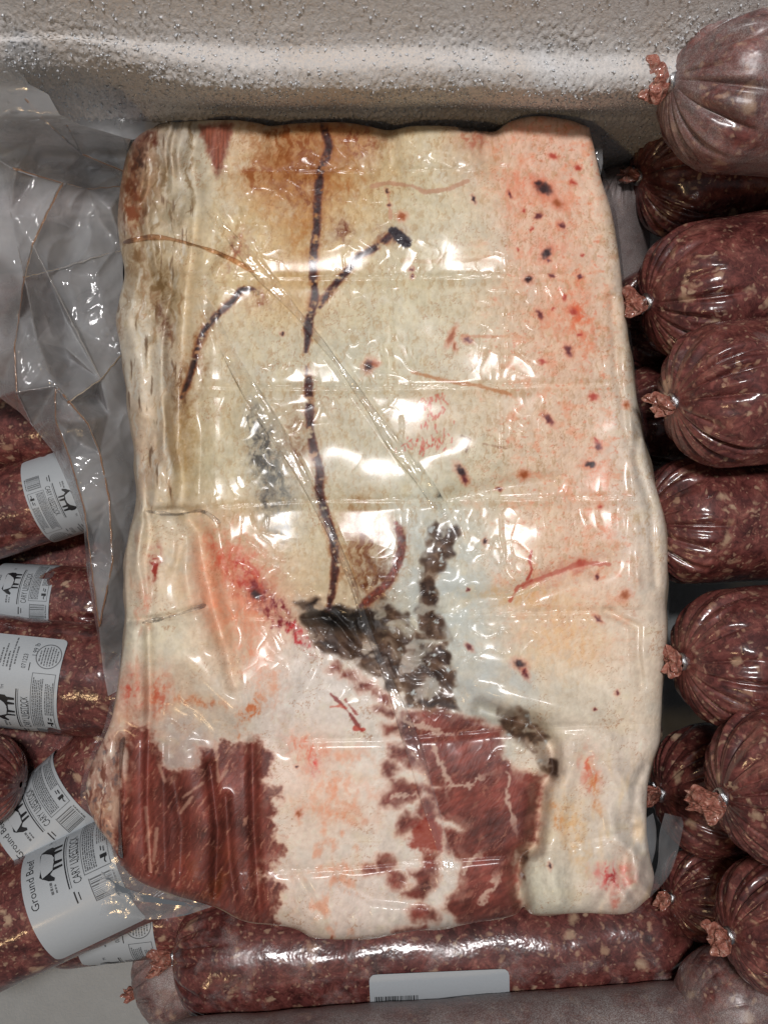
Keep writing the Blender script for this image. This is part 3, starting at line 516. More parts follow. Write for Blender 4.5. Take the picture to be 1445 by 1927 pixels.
LX = PX + 9 * fbm(PX / 38, PY / 38, 121, 3); LY = PY + 9 * fbm(PX / 38, PY / 38, 122, 3)
lb = psd(LX, LY, LEAN_BL) + 1.5 * rag + 10 * sst(0.2, 0.7, perlin((PX - 0.5 * PY) / 30, (PY + 0.5 * PX) / 14, 88)) * 0 
jag = 11 * fbm((PX + 0.55 * PY) / 110, (PY - 0.3 * PX) / 26, 89, 2, 0.6); lb = lb + np.where(PX > 440, jag, 0.4 * jag)
lc = psd(LX, LY, LEAN_C) + 0.6 * rag
for p in ISL: lc = np.maximum(lc, psd(LX, LY, p) + 0.5 * rag)
WS = [[(765, 1352), (800, 1370), (850, 1385), (870, 1410)], [(842, 1482), (880, 1475), (925, 1455), (940, 1448)], [(815, 1400), (830, 1440), (846, 1480), (840, 1520)], [(870, 1640), (900, 1610), (920, 1590)], [(740, 1500), (780, 1495), (800, 1520)], [(905, 1700), (930, 1660), (940, 1630)], [(950, 1452), (958, 1520), (972, 1590)]]
streaks = np.zeros(PX.size, np.float32)
for w in WS:
    e, t = pdist(LX + 8 * n40, LY + 8 * n12, w, 20); streaks = np.maximum(streaks, sst(6.5, 1.5, e + 0.5 * rag) * sst(1.05, 0.5, t))
lu = psd(PX, PY, UPB) + 0.6 * rag
s45 = (PX + 0.55 * PY) / 6 + 1.5 * n40; l45 = (PY - 0.55 * PX) / 70
ff = fbm(s45, l45, 90, 3, 0.6)
for sd, rid, dirn in ((lb, 1, 0), (lc, 2, 1), (lu, 5, 2)):
    k = sst(-9, 7, sd + 4 * n12)
    blend(0.35 * sst(-16, -2, sd + 6 * n40) * (dirn < 2), (206, 150, 128))
    fx = ff if dirn == 0 else fbm((PY + 0.5 * PX) / 12, (PX - 0.5 * PY) / 60, 91, 3, 0.6) if dirn == 1 else perlin(PX / 3.5, PY / 60, 92)
    big = fbm(PX / 60, PY / 80, 93 + rid, 3)
    c0 = np.array([(110, 61, 53), (120, 68, 60), (136, 84, 68)][dirn], np.float32)
    lc_ = c0 * (1 + 0.24 * fx + 0.34 * big + 0.12 * n12)[:, None]
    vein_ = np.abs(perlin(s45 * 0.55 + 0.8 * n40, l45 * 0.9 + 3, 195 + rid)); lc_ = lc_ + (0.5 * sst(0.09, 0.0, vein_) * sst(-0.1, 0.35, perlin(PX / 50, PY / 50, 197)))[:, None] * (np.array([190, 140, 118], np.float32) - lc_)
    mar = sst(0.36, 0.62, fbm(s45 * (0.7 if dirn == 0 else .35), l45 * 1.6, 95 + rid, 3)) * (0.62 if dirn == 0 else 0.3)
    lc_ = lc_ + mar[:, None] * (np.array([196, 150, 128], np.float32) - lc_)
    rim = sst(9, 1, sd) * 0.35; lc_ = lc_ + rim[:, None] * (np.array([104, 52, 40], np.float32) - lc_)
    memb = 0.45 * sst(34, 4, sd) * sst(-0.05, 0.45, fbm(PX / 26, PY / 34, 221 + rid, 3)) * (dirn < 2); lc_ = lc_ + memb[:, None] * (np.array([186, 150, 134], np.float32) - lc_)
    colr += k[:, None] * (lc_ - colr); region[sd > 0] = rid
blend(0.75 * streaks * sst(-4, 3, lc), (220, 196, 178))
for w in ([(405, 1395), (412, 1470), (428, 1450)], [(300, 1440), (310, 1470)], [(345, 1500), (380, 1475)], [(340, 1530), (362, 1500)], [(275, 1520), (284, 1640)], [(296, 1560), (290, 1620)]):
    e, t = pdist(PX, PY, w, 12); blend(0.6 * sst(5, 1, e + 0.3 * rag), (206, 172, 152))
blend(np.exp(-(((PX - 400) / 60) ** 2 + ((PY - 1650) / 60) ** 2)) * 0.35 * sst(-.2, .4, n40), (150, 84, 44))
blend(sst(1.2, 0, ((PX - 235) / 9) ** 2 + ((PY - 1430) / 36) ** 2 + 0.3 * n12) * 0.9, (206, 186, 172)); blend(sst(1.2, 0, ((PX - 218) / 12) ** 2 + ((PY - 1520) / 50) ** 2 + 0.3 * n12) * 0.85, (210, 178, 156))
sd = psd(PX, PY, [(783, 1545), (812, 1540), (834, 1562), (828, 1600), (790, 1600), (770, 1590)]) + rag; blend(0.75 * sst(-6, 6, sd), (132, 44, 32))
# vessels
VES = [([(608, 226), (612, 250), (619, 278), (606, 312), (601, 345), (597, 390), (596, 430), (590, 480), (589, 520), (593, 560), (583, 600), (578, 640), (576, 662)], 7.2, (54, 34, 36), 6), ([(580, 690), (581, 730), (583, 770), (584, 810), (592, 850), (602, 885), (601, 925), (612, 965), (625, 1005), (631, 1050), (629, 1090), (622, 1128), (620, 1145)], 7.6, (58, 32, 30), 7),
       ([(487, 552), (470, 545), (452, 548), (436, 568), (410, 592), (388, 618), (374, 650), (366, 680), (356, 715), (342, 748)], 5.5, (48, 34, 36), 8), ([(766, 452), (742, 440), (724, 452), (700, 470), (676, 482), (658, 505), (640, 524), (618, 552), (602, 578)], 6.0, (50, 30, 34), 9),
       ([(745, 985), (754, 1010), (755, 1035), (744, 1068), (726, 1100), (700, 1124), (680, 1140)], 8.0, (112, 56, 46), 10)]
for pl, w, c, rid in VES:
    sp = smooth_poly(pl, 5); e, t = pdist(PX, PY, sp, 40)
    w_ = w * (1 + 0.22 * perlin(t * 13, t * 0, rid)) * (0.55 + 0.45 * sst(0, 0.06, t) * sst(1, 0.9, t)) + 0.28 * rag * (w / 9)
    blend(0.55 * sst(w_ * 2.6, w_ * 0.8, e) * sst(-0.3, 0.3, n12 + n40), (146, 88, 52))
    k = sst(w_ + 3, w_ - 2.5, e); vn = fbm(PX / 6, PY / 9, 100 + rid, 2)
    vc = np.array(c, np.float32) * (1 + 0.45 * vn)[:, None]; ed = sst(w_ * 0.35, w_, e)[:, None]; vc = vc + 0.55 * ed * (np.array([104, 52, 36], np.float32) - vc); bp = (0.75 * sst(0.05, 0.5, fbm(PX / 30, PY / 24, 150 + rid, 3)))[:, None]; vc = vc + bp * (np.array([92, 50, 40], np.float32) - vc); gp = (0.6 * sst(0.25, 0.6, fbm(PX / 20, PY / 16, 170 + rid, 2)))[:, None]; vc = vc + gp * (np.array([88, 84, 90], np.float32) - vc)  # gp: bluish-grey patches paint the vessels' gloss into the colour
    colr += (0.95 * k * sst(-0.55, -0.1, fbm(PX / 26, PY / 20, 110 + rid, 3, 0.6)))[:, None] * (vc - colr)
    region[e < w_ - 0.5] = rid
e, t = pdist(PX, PY, [(742, 436), (764, 455)], 30); blend(sst(13, 7, e + rag * .5), (40, 32, 40))
# blood spots: x y r angle stretch colour
D_, P_, Rd, Br = (44, 28, 32), (92, 42, 46), (172, 70, 56), (156, 88, 54)
for x, y, r, an, s_, c in [(1023, 354, 12, 30, 1.6, D_), (1012, 345, 6, 0, 1, D_), (1028, 477, 8, -50, 1.6, D_), (1032, 490, 4, 0, 1, P_), (994, 526, 7, 20, 1.2, D_), (1038, 519, 5, 0, 1, P_), (1091, 520, 5, 0, 1, P_), (1087, 316, 5, 0, 1.3, Rd), (1078, 344, 5, 20, 1.3, Rd), (1041, 294, 5, 20, 1.8, Rd), (1057, 425, 5, 50, 1.6, P_), (1013, 407, 5, -20, 1.5, P_), (959, 366, 4, 60, 1.8, P_), (985, 397, 4, 0, 1, Rd), (1049, 383, 7, 40, 1.6, Br),
        (1015, 591, 5, 60, 2, P_), (1079, 587, 6, 40, 1.5, Rd), (1069, 660, 7, 70, 1.7, P_), (1116, 747, 7, 0, 1.2, Rd), (849, 633, 5, 115, 3.4, Br), (855, 652, 4, 80, 2, Br), (879, 640, 5, 20, 1.8, P_), (694, 688, 9, -60, 1.3, D_), (706, 684, 4, 0, 2, Br), (774, 507, 4, 0, 1, P_), (776, 520, 4, 0, 1, P_), (756, 407, 7, 0, 1.2, Br), (732, 385, 3.5, 0, 1, D_), (728, 360, 3.5, 60, 1.5, D_), (891, 375, 3, 70, 2.5, D_), (532, 628, 4, 0, 1, D_), (1020, 680, 5, 0, 1.4, Rd), (1090, 630, 4, 0, 1.4, Rd),
        (1031, 789, 6, 50, 2.2, P_), (1125, 839, 6, 60, 1.5, P_), (1121, 828, 3, 60, 2, Rd), (1110, 874, 6, 10, 1.8, D_), (986, 893, 8, 0, 1, Br), (1178, 762, 6, 0, 1, Br), (868, 888, 7, 55, 2.3, D_), (874, 904, 5, 70, 1.5, P_), (939, 920, 4, 0, 1.4, P_), (1130, 954, 3.5, 0, 1, Rd), (912, 1019, 4, 100, 1.3, D_), (1093, 1060, 8, 0, 1.3, Rd), (1123, 1085, 4, 110, 1.5, P_), (1175, 1120, 8, -30, 1.2, Br), (1125, 1165, 4, 40, 2.2, P_), (977, 1250, 8, 20, 1.5, D_), (988, 1268, 5, 60, 2, P_), (883, 1218, 4, 50, 2, P_), (880, 1110, 3, 0, 1, P_), (986, 1262, 4, 0, 1, P_),
        (1161, 1304, 4, 100, 1.2, P_), (1118, 1335, 3, 0, 1, P_), (1034, 1630, 3.5, 80, 1.6, D_), (563, 1531, 5, 100, 1.4, Br), (625, 1765, 3, 0, 1, Br), (558, 1443, 3, 0, 1, D_), (482, 1118, 9, 60, 1.4, D_), (478, 1100, 7, 50, 1.6, (120, 34, 36)), (1040, 580, 3, 0, 1, Rd), (1062, 560, 4, 60, 1.6, Rd), (1000, 430, 3, 0, 1, Rd), (975, 470, 3, 0, 1, Rd), (1095, 480, 3, 0, 1, Rd)]:
    m = (np.abs(PX - x) < 40) & (np.abs(PY - y) < 40); idx = np.nonzero(m)[0]; ca, sa = math.cos(R_(an)), math.sin(R_(an))
    X0 = PX[idx] - x + 3.2 * perlin(PX[idx] / 7, PY[idx] / 7, int(x)); Y0 = PY[idx] - y + 3.2 * perlin(PX[idx] / 7, PY[idx] / 7, int(y) + 9)
    q = np.sqrt(((X0 * ca + Y0 * sa) / s_) ** 2 + (-X0 * sa + Y0 * ca) ** 2)
    colr[idx] += (0.35 * sst(r * 2.3, r * 0.7, q))[:, None] * (np.array([204, 104, 78], np.float32) - colr[idx])
    colr[idx] += (0.92 * sst(r * 1.2 + 1, r * 0.35 - 0.5, q))[:, None] * (np.array(c, np.float32) - colr[idx])
for pl, w, c, al in [([(999, 1038), (996, 1056), (1001, 1072), (992, 1090)], 3, Rd, .8), ([(985, 1105), (1005, 1092), (1050, 1076), (1093, 1060), (1145, 1062)], 4, (190, 110, 96), .7), ([(960, 1130), (975, 1105), (1000, 1092)], 3, Rd, .6), ([(622, 1306), (648, 1330), (666, 1354), (680, 1374)], 2.2, (122, 46, 42), .8), ([(650, 1318), (672, 1345)], 1.8, (140, 56, 48), .7), ([(668, 1371), (684, 1373)], 3.2, (176, 62, 50), .7), ([(622, 1331), (640, 1328), (652, 1333)], 2.4, (190, 80, 62), .6),
        ([(700, 350), (730, 344), (775, 350), (800, 362), (845, 356), (880, 340)], 3.5, (186, 140, 116), .65), ([(760, 490), (800, 492), (880, 490), (940, 486)], 4, (192, 160, 126), .5), ([(775, 700), (830, 715), (900, 726), (960, 742)], 3, (176, 112, 70), .6), ([(870, 632), (945, 634)], 2.5, (190, 120, 84), .5), ([(870, 820), (884, 828), (876, 850)], 1.8, (110, 80, 58), .6), ([(910, 835), (955, 845)], 1.6, (140, 100, 76), .5), ([(730, 365), (735, 410)], 2, (200, 140, 120), .5), ([(905, 1120), (950, 1124), (1010, 1108)], 4, (206, 190, 160), .5)]:
    e, t = pdist(PX, PY, pl, 30); blend(al * sst(w + 1.6, w - 1.4, e + 0.35 * rag), c)
# scattered fresh red scratches
for k in range(95):
    x = rng.normal(815, 22); y = rng.uniform(738, 845)
    if k > 70: x, y = rng.normal(790, 16), rng.normal(832, 9)
    e, t = pdist(PX, PY, [(x, y), (x + rng.normal(0, 3), y + rng.uniform(3, 9))], 8); blend(rng.uniform(0.25, 0.65) * sst(2.4, 0.4, e + 0.15 * rag), (192, 70, 56))
gm_ = colr.mean(1, keepdims=True); colr = np.clip(gm_ + 1.16 * (colr - gm_), 8, 244)
region[(region == 0) & (PX < np.interp(PY, [230, 400, 600, 800, 960], [372, 366, 346, 338, 330])) & (PY < 962)] = 11
region[(region == 0) & (dv_ := (psd(PX, PY, [(905, 1335), (1000, 1362), (1035, 1405), (1040, 1450), (1018, 1480), (1008, 1590), (990, 1640), (985, 1730), (1300, 1730), (1300, 1365), (940, 1372)]) > 0))] = 12

lean_ = np.maximum(np.maximum(sst(-3, 3, lb), sst(-3, 3, lc)), sst(-3, 3, lu))
FLESH = (1 - lean_) * (0.55 * fbm(PX / 17 + 0.6 * n40, PY / 24, 181, 4, 0.6) + 0.5 * (ridged(PX / 48 + 0.5 * n40, PY / 40, 182, 3) - 0.5) + 0.35 * fbm(PX / 8, PY / 12, 183, 2)) + lean_ * (0.4 * ff + 0.4 * fbm(PX / 20, PY / 30, 184, 3))
FLESH = FLESH * (1 - 0.6 * sst(-4, 8, dk))
root = empty("vacuum_packed_beef", tuple(P(720, 980, -0.06)))
tag(root, "large slab of beef with white fat cap in a clear vacuum bag", "beef")
inv = np.array(root.location)
WORLD3 = P(PX, PY, Z) - inv
# side walls: the rim turned down and slightly in
ringidx = np.concatenate([np.arange(NU), np.arange(1, NV) * NU + NU - 1, (NV - 1) * NU + np.arange(NU - 2, -1, -1), np.arange(NV - 2, 0, -1) * NU])
rim = WORLD3[ringidx]; cen = WORLD3.mean(0)
QUADS = grid_quads(NU, NV)[:, ::-1]
LINC = lin(colr)
fr = region[QUADS]; freg = np.where((fr == fr[:, :1]).all(1), fr[:, 0], fr.max(1))
NAMES = {0: ("fat_cap", "cream and pink fat cap with dark blood spots"), 1: ("lean_muscle", "dark red streaky lean meat in the lower left corner"), 2: ("lean_muscle", "red lean meat marbled with white fat at the bottom middle"), 3: ("torn_tissue", "dark brown torn tissue in the middle"), 13: ("torn_tissue", "narrow brown tissue strip right of the middle"), 14: ("torn_tissue", "brown tissue in the groove by the right flap"), 15: ("torn_tissue", "small dark tissue at the foot of the groove"),
         5: ("lean_muscle", "small reddish brown muscle strip at the top edge"), 6: ("blood_vessel", "long dark vessel, upper stretch"), 7: ("blood_vessel", "long dark vessel, lower stretch"), 8: ("blood_vessel", "curved dark vessel on the left"), 9: ("blood_vessel", "slanting dark vessel right of the long one"), 10: ("blood_vessel", "short red brown curved vessel"),
         11: ("folded_edge", "wrinkled turned-in left edge"), 12: ("flank_flap", "pale fat flap at the lower right")}
for rid, (nm, lb_) in NAMES.items():
    f = QUADS[freg == rid]
    if not len(f): continue
    uq, invx = np.unique(f, return_inverse=True)
    me = mesh_np(nm, WORLD3[uq], invx.reshape(-1, 4)); attr(me, "meat_colour", LINC[uq]); attr(me, "film_relief", FILM[uq]); attr(me, "flesh_relief", FLESH[uq])
    o = obj(nm, me, M_meat, root); o["label"] = lb_
rows = [rim]
for dz, sh in ((-0.010, 0.004), (-0.024, 0.006), (-0.038, 0.0), (-0.048, -0.012)):
    d2 = rim - cen; d2[:, 2] = 0; d2 /= np.linalg.norm(d2, axis=1)[:, None]
    r2 = rim + d2 * (sh + 0.0015 * perlin(np.arange(len(rim)) / 40.0, np.full(len(rim), dz * 900), 3)[:, None]); r2[:, 2] = np.maximum(rim[:, 2] + dz, -0.072 - inv[2] + 0 * rim[:, 2]); rows.append(r2)
sk = np.vstack(rows); n = len(rim)
me = mesh_np("side_wall", sk, grid_quads(n, len(rows), True)); attr(me, "meat_colour", np.tile(LINC[ringidx] * 0 + lin(np.array([206, 186, 160], np.float32)), (len(rows), 1))); attr(me, "film_relief", np.zeros(len(sk))); attr(me, "flesh_relief", np.zeros(len(sk)))
obj("side_wall", me, M_meat, root)

# ---- film that stands away from the meat
def surf(px, py, dz=0.0):
    px = np.asarray(px, np.float32); py = np.asarray(py, np.float32); z, _ = slab_relief(px, py); return P(px, py, z + dz)
def ribbon(pl, half, lift, name, mat, n=140, edge=0.0007):
    sp = resample(smooth_poly(pl, 8), n); T = np.gradient(sp, axis=0); T /= np.linalg.norm(T, axis=1)[:, None]; N = np.stack([-T[:, 1], T[:, 0]], -1)
    s_ = np.linspace(-1, 1, 9); t = np.linspace(0, 1, n)
    wd = half * (0.7 + 0.3 * np.sin(t * 9) + 0.35 * perlin(t * 7, t * 0 + half, 4)) * np.minimum(1, np.minimum(t, 1 - t) * 20 + 0.45)
    co = []
    for q in s_:
        p2 = sp + N * (wd * q)[:, None]
        z, _ = slab_relief(p2[:, 0].astype(np.float32), p2[:, 1].astype(np.float32))
        prof_ = (lift + edge * (abs(q) ** 3) + 0.0005 * perlin(t * 18, t * 0 + q * 1.5, 9)) * np.minimum(1, np.minimum(t, 1 - t) * 9 + 0.2)
        if abs(q) > 0.95: prof_ = prof_ * 0 + 0.0003
        co.append(P(p2[:, 0], p2[:, 1], z + prof_))
    co = np.stack(co, 1).reshape(-1, 3) - inv
    return obj(name, mesh_np(name, co, grid_quads(9, n)), mat, root)
o = ribbon(FOLDA, 15, 0.0009, "film_fold", M_film2); o["label"] = "long diagonal fold in the clear film"
o = ribbon(FOLDB, 13, 0.0009, "film_fold", M_film2); o["label"] = "shorter diagonal fold in the clear film, upper right"
o = ribbon([(232, 456), (290, 446), (350, 456), (420, 480), (480, 512)], 5, 0.0012, "film_fold", M_crease); o["label"] = "orange tinted film crease near the left edge"
o = ribbon([(268, 1172), (330, 1158), (388, 1138)], 4, 0.001, "film_fold", M_clearcrease)
o = ribbon([(275, 962), (330, 968), (380, 962), (415, 985)], 4, 0.001, "film_fold", M_clearcrease)
def crease_line(pts3, rad, mat, name="film_crease", parent=root):
    co, q = tube(pts3 - inv, rad); return obj(name, mesh_np(name, co, q), mat, parent)

# the empty end of the pouch, crumpled, left of the meat.  nodes: px py height(mm)
ND = dict(A=(-60, 92, 26), B=(0, 110, 22), C=(35, 130, 18), D=(55, 158, 22), E=(92, 178, 12), F=(112, 215, 8), G=(150, 234, 2), H=(246, 262, -6),
          I=(48, 186, 32), I2=(90, 232, 20), J=(155, 290, 8), K=(232, 322, -6), L=(126, 236, 6), M=(-60, 300, 26), M2=(0, 300, 28), N=(30, 318, 36), O=(70, 331, 24), Pn=(122, 322, 14), Q=(118, 344, 20), R=(165, 356, 6), S=(236, 350, -8),
          T=(85, 410, 26), U=(62, 460, 24), V=(46, 522, 32), W=(110, 506, 10), X=(172, 486, 4), Y=(232, 470, -8), V2=(36, 600, 20), V3=(28, 655, 26), Z1=(32, 738, 24), Z0=(-60, 690, 8), Z2=(-60, 520, 18), Z3=(10, 640, 8),
          a=(105, 726, 20), b=(130, 756, 24), c=(190, 714, 6), d=(228, 668, -8), e=(165, 796, 20), f=(188, 852, 8), g=(206, 940, 2), h=(105, 790, 18), i=(132, 862, 12), j=(160, 960, 8), k=(172, 1060, 4), l=(187, 1180, 0),
          m=(-60, 730, -4), n=(0, 748, -8), o=(38, 776, -10), p=(62, 802, -10), q=(102, 852, -10), r=(132, 920, -10), s=(158, 990, -10), t=(164, 1075, -12), u=(178, 1160, -14), v=(195, 1262, -16), w=(204, 1310, -18),
          x=(232, 590, -8), y=(246, 780, -10), z=(262, 880, -12), aa=(266, 955, -12), bb=(244, 1040, -10), cc=(240, 1130, -12), dd=(230, 1220, -14), ee=(222, 1300, -16), ff=(95, 610, 12), gg=(150, 620, 2), hh=(70, 640, 22), ii=(-60, 420, 30), jj=(140, 430, 4), kk=(190, 420, -2), ll=(20, 400, 26), mm=(195, 600, 0), nn=(212, 1060, 4), oo=(205, 780, -2))
names = list(ND); NI = {k_: i_ for i_, k_ in enumerate(names)}; FLAPZ = -0.030
E2 = "I I2|I2 J|J K|L J|M2 N|N O|O Q|Q R|R S|Q T|T U|U V|V W|W X|X Y|V V2|V2 V3|V3 Z1|Z1 a|Z1 p|a b|b c|c d|b e|e f|f g|a h|h i|i j|j k|k l|O Pn|Pn J|U c|ll V|hh a|V hh|g nn|nn l|D I|E L".split("|")
BND = "A B C D E F G H K S Y x d y z aa bb cc dd ee w v u t s r q p o n m Z0 Z2 ii M".split()
for k_ in range(30):                                    # small random crumples between the main folds
    a_ = (rng.uniform(-40, 225), rng.uniform(200, 1180))
    if psd(np.array([a_[0]], np.float32), np.array([a_[1]], np.float32), [ND[q][:2] for q in BND], 400)[0] < 14: continue
    if min(math.hypot(a_[0] - v_[0], a_[1] - v_[1]) for v_ in ND.values()) < 20: continue
    ND["rnd%d" % k_] = (a_[0], a_[1], 6 + rng.uniform(-9, 13) - 8 * (a_[0] > 160))
names = list(ND); NI = {k_: i_ for i_, k_ in enumerate(names)}
def flap_z(px, py, z):
    """the film end leans up against the frosted wall at its top"""
    lim = wall_z(py, YW - 0.022 - 0.02 * sst(120, 260, py)); k = sst(300, 215, py); return np.where(lim > z, z + (lim - z) * k, z)
def flap(name, mat, zoff, jit, seed, par):
    pts = [Vector((ND[k_][0], -ND[k_][1])) for k_ in names]
    ed = [(NI[a_], NI[b_]) for a_, b_ in (s_.split() for s_ in E2)] + [(NI[BND[i_]], NI[BND[(i_ + 1) % len(BND)]]) for i_ in range(len(BND))]
    vo, _, fo, ov, _, _ = delaunay_2d_cdt(pts, ed, [], 0, 1e-4)
    hz = []; outl = np.array([ND[k_][:2] for k_ in BND])
    src = np.array([[ND[k_][0], -ND[k_][1], ND[k_][2]] for k_ in names])
    for q_, v_ in enumerate(vo):
        w_ = 1 / (np.hypot(src[:, 0] - v_.x, src[:, 1] - v_.y) ** 2 + 1e-3); hz.append((w_ * src[:, 2]).sum() / w_.sum() if not ov[q_] else src[ov[q_][0], 2])
    bm = bmesh.new(); bv = [bm.verts.new((v_.x, v_.y, hz[q_] + jit * rng.normal())) for q_, v_ in enumerate(vo)]
    for f_ in fo:
        c_ = np.array([[vo[i_].x, -vo[i_].y] for i_ in f_]).mean(0)
        if psd(np.array([c_[0]], np.float32), np.array([c_[1]], np.float32), outl, 400)[0] > -0.5:
            try: bm.faces.new([bv[i_] for i_ in f_])
            except ValueError: pass
    bmesh.ops.delete(bm, geom=[v_ for v_ in bm.verts if not v_.link_faces], context='VERTS')
    bmesh.ops.triangulate(bm, faces=bm.faces[:])
    for _ in range(4): bmesh.ops.subdivide_edges(bm, edges=bm.edges[:], cuts=1, use_grid_fill=True)
    inner = [v_ for v_ in bm.verts if not v_.is_boundary]
    for _ in range(5): bmesh.ops.smooth_vert(bm, verts=inner, factor=0.5, use_axis_z=True)
    me = bpy.data.meshes.new(name); bm.to_mesh(me); bm.free()
    c_ = np.empty(len(me.vertices) * 3, np.float32); me.vertices.foreach_get("co", c_); c_ = c_.reshape(-1, 3); px, py = c_[:, 0], -c_[:, 1]
    h_ = 1.25 * c_[:, 2] + 1.6 * fbm(px / 60, py / 70, seed, 2) + 1.6 * (1 - np.abs(perlin(px / 50 + 0.4 * py / 50, py / 90, seed + 5))) ** 6
    w3 = P(px, py, flap_z(px, py, FLAPZ + zoff + h_ * 0.001)) - inv
    me.vertices.foreach_set("co", w3.astype(np.float32).ravel()); me.polygons.foreach_set("use_smooth", np.ones(len(me.polygons), bool)); me.update()
    return obj(name, me, mat, par)
fl = flap("pouch_end", M_film, 0.0, 0.0, 201, root); fl["label"] = "empty crumpled clear film end of the vacuum pouch"
fl2 = flap("pouch_end_back", M_film, -0.012, 4.0, 301, root); fl2["label"] = "back layer of the crumpled clear pouch end"
def nd(k_, dz=0.0006):
    a_ = ND[k_]; return P(a_[0], a_[1], float(flap_z(a_[0], a_[1], FLAPZ + 1.25 * a_[2] * 0.001)) + dz)
def chain(keys, rad, mat):
    pts = np.array([nd(k_) for k_ in keys]); s_ = np.concatenate([[0], np.cumsum(np.linalg.norm(np.diff(pts, axis=0), axis=1))]); t = np.linspace(0, s_[-1], max(8, int(s_[-1] / 0.0025)))
    q = np.stack([np.interp(t, s_, pts[:, i_]) for i_ in range(3)], -1); q[:, :2] += 0.0005 * np.stack([perlin(t * 200, t * 0, 3), perlin(t * 200, t * 0 + 5, 4)], -1)
    crease_line(q, 1.25 * rad * (0.6 + 0.6 * np.abs(perlin(t * 160, t * 0 + rad * 1e4, 8))), mat, "film_crease", root)
for ks, r_, m_ in [(["I", "I2", "J"], .0008, M_crease), (["M2", "N", "O"], .0013, M_crease), (["O", "Q", "R", "S"], .0005, M_crease), (["L", "J"], .0006, M_crease), (["J", "K"], .0007, M_crease), (["Q", "T", "U", "V"], .0008, M_crease), (["V", "W", "X", "Y"], .0006, M_clearcrease), (["V", "V2", "V3", "Z1"], .0006, M_crease),
                   (["Z1", "a"], .0004, M_clearcrease), (["Z1", "p"], .0004, M_clearcrease), (["a", "b"], .0012, M_crease), (["b", "c", "d"], .0006, M_crease), (["b", "e", "f", "g", "nn", "l"], .0006, M_crease), (["a", "h", "i", "j", "k", "l"], .0005, M_crease), (["U", "c"], .0004, M_clearcrease), (["ll", "V"], .0003, M_clearcrease)]: chain(ks, r_, m_)
# sealed strip at the pouch's upper left, flat corner at the lower left, tabs at the right
def sheet(name, outl, z0, z1, mat, label, seed=1, n=40, amp=0.0012, axis=1):
    """a film sheet between two rows of pixel points, bent"""
    a_, b_ = resample(smooth_poly(outl[0], 6), n), resample(smooth_poly(outl[1], 6), n); m_ = 18; t = np.linspace(0, 1, m_)[:, None, None]
    g = (1 - t) * a_[None] + t * b_[None]; zz = (1 - t[..., 0]) * z0 + t[..., 0] * z1 + amp * fbm(g[..., 0] / 45, g[..., 1] / 45, seed, 2)
    co = P(g[..., 0], g[..., 1], zz).reshape(-1, 3) - inv; o_ = obj(name, mesh_np(name, co, grid_quads(n, m_)), mat, root); o_["label"] = label; return o_
sheet("seal_strip", ([(140, 214), (190, 218), (240, 224), (300, 232)], [(150, 250), (190, 252), (235, 262), (262, 262)]), -0.012, -0.018, M_film, "embossed sealed strip of film by the upper left corner", 5)
sheet("film_corner", ([(214, 1600), (250, 1645), (320, 1680), (400, 1706)], [(188, 1722), (235, 1728), (300, 1730), (352, 1722)]), -0.022, -0.024, M_haze, "flat milky film corner at the lower left", 6)
sheet("film_corner", ([(192, 1640), (230, 1668), (300, 1690), (380, 1702)], [(186, 1668), (228, 1690), (300, 1700), (390, 1708)]), -0.016, -0.018, M_film, "folded film edge above the lower left corner", 16)
sheet("film_tab", ([(1222, 1690), (1262, 1640), (1284, 1560), (1282, 1538)], [(1218, 1675), (1236, 1630), (1240, 1570), (1250, 1530)]), -0.028, -0.020, M_haze, "rounded milky film tab at the lower right corner", 7, amp=0.003)
sheet("film_tab", ([(1222, 1640), (1232, 1600), (1234, 1560), (1228, 1530)], [(1214, 1640), (1216, 1600), (1216, 1560), (1214, 1540)]), -0.022, -0.020, M_haze, "narrow film loop beside the right edge", 8)
sheet("film_tab", ([(1100, 242), (1112, 250), (1132, 262)], [(1116, 300), (1128, 330), (1134, 308)]), -0.02, -0.022, M_film, "small film tab at the upper right corner", 9)
sheet("film_edge", ([(1120, 290), (1150, 400), (1172, 560), (1193, 720), (1222, 880), (1250, 1000), (1254, 1150), (1246, 1300), (1240, 1390)], [(1126, 288), (1158, 400), (1178, 560), (1199, 720), (1228, 880), (1256, 1000), (1258, 1150), (1250, 1300), (1245, 1390)]), -0.02, -0.032, M_film2, "thin clear film rim along the right side", 10, n=120)
sheet("film_pocket", ([(214, 1290), (196, 1370), (172, 1420), (152, 1490), (166, 1560), (205, 1610)], [(240, 1290), (236, 1370), (228, 1440), (226, 1500), (228, 1560), (232, 1615)]), -0.024, -0.002, M_film2, "loose film pocket at the lower left side", 12, n=60, amp=0.002)

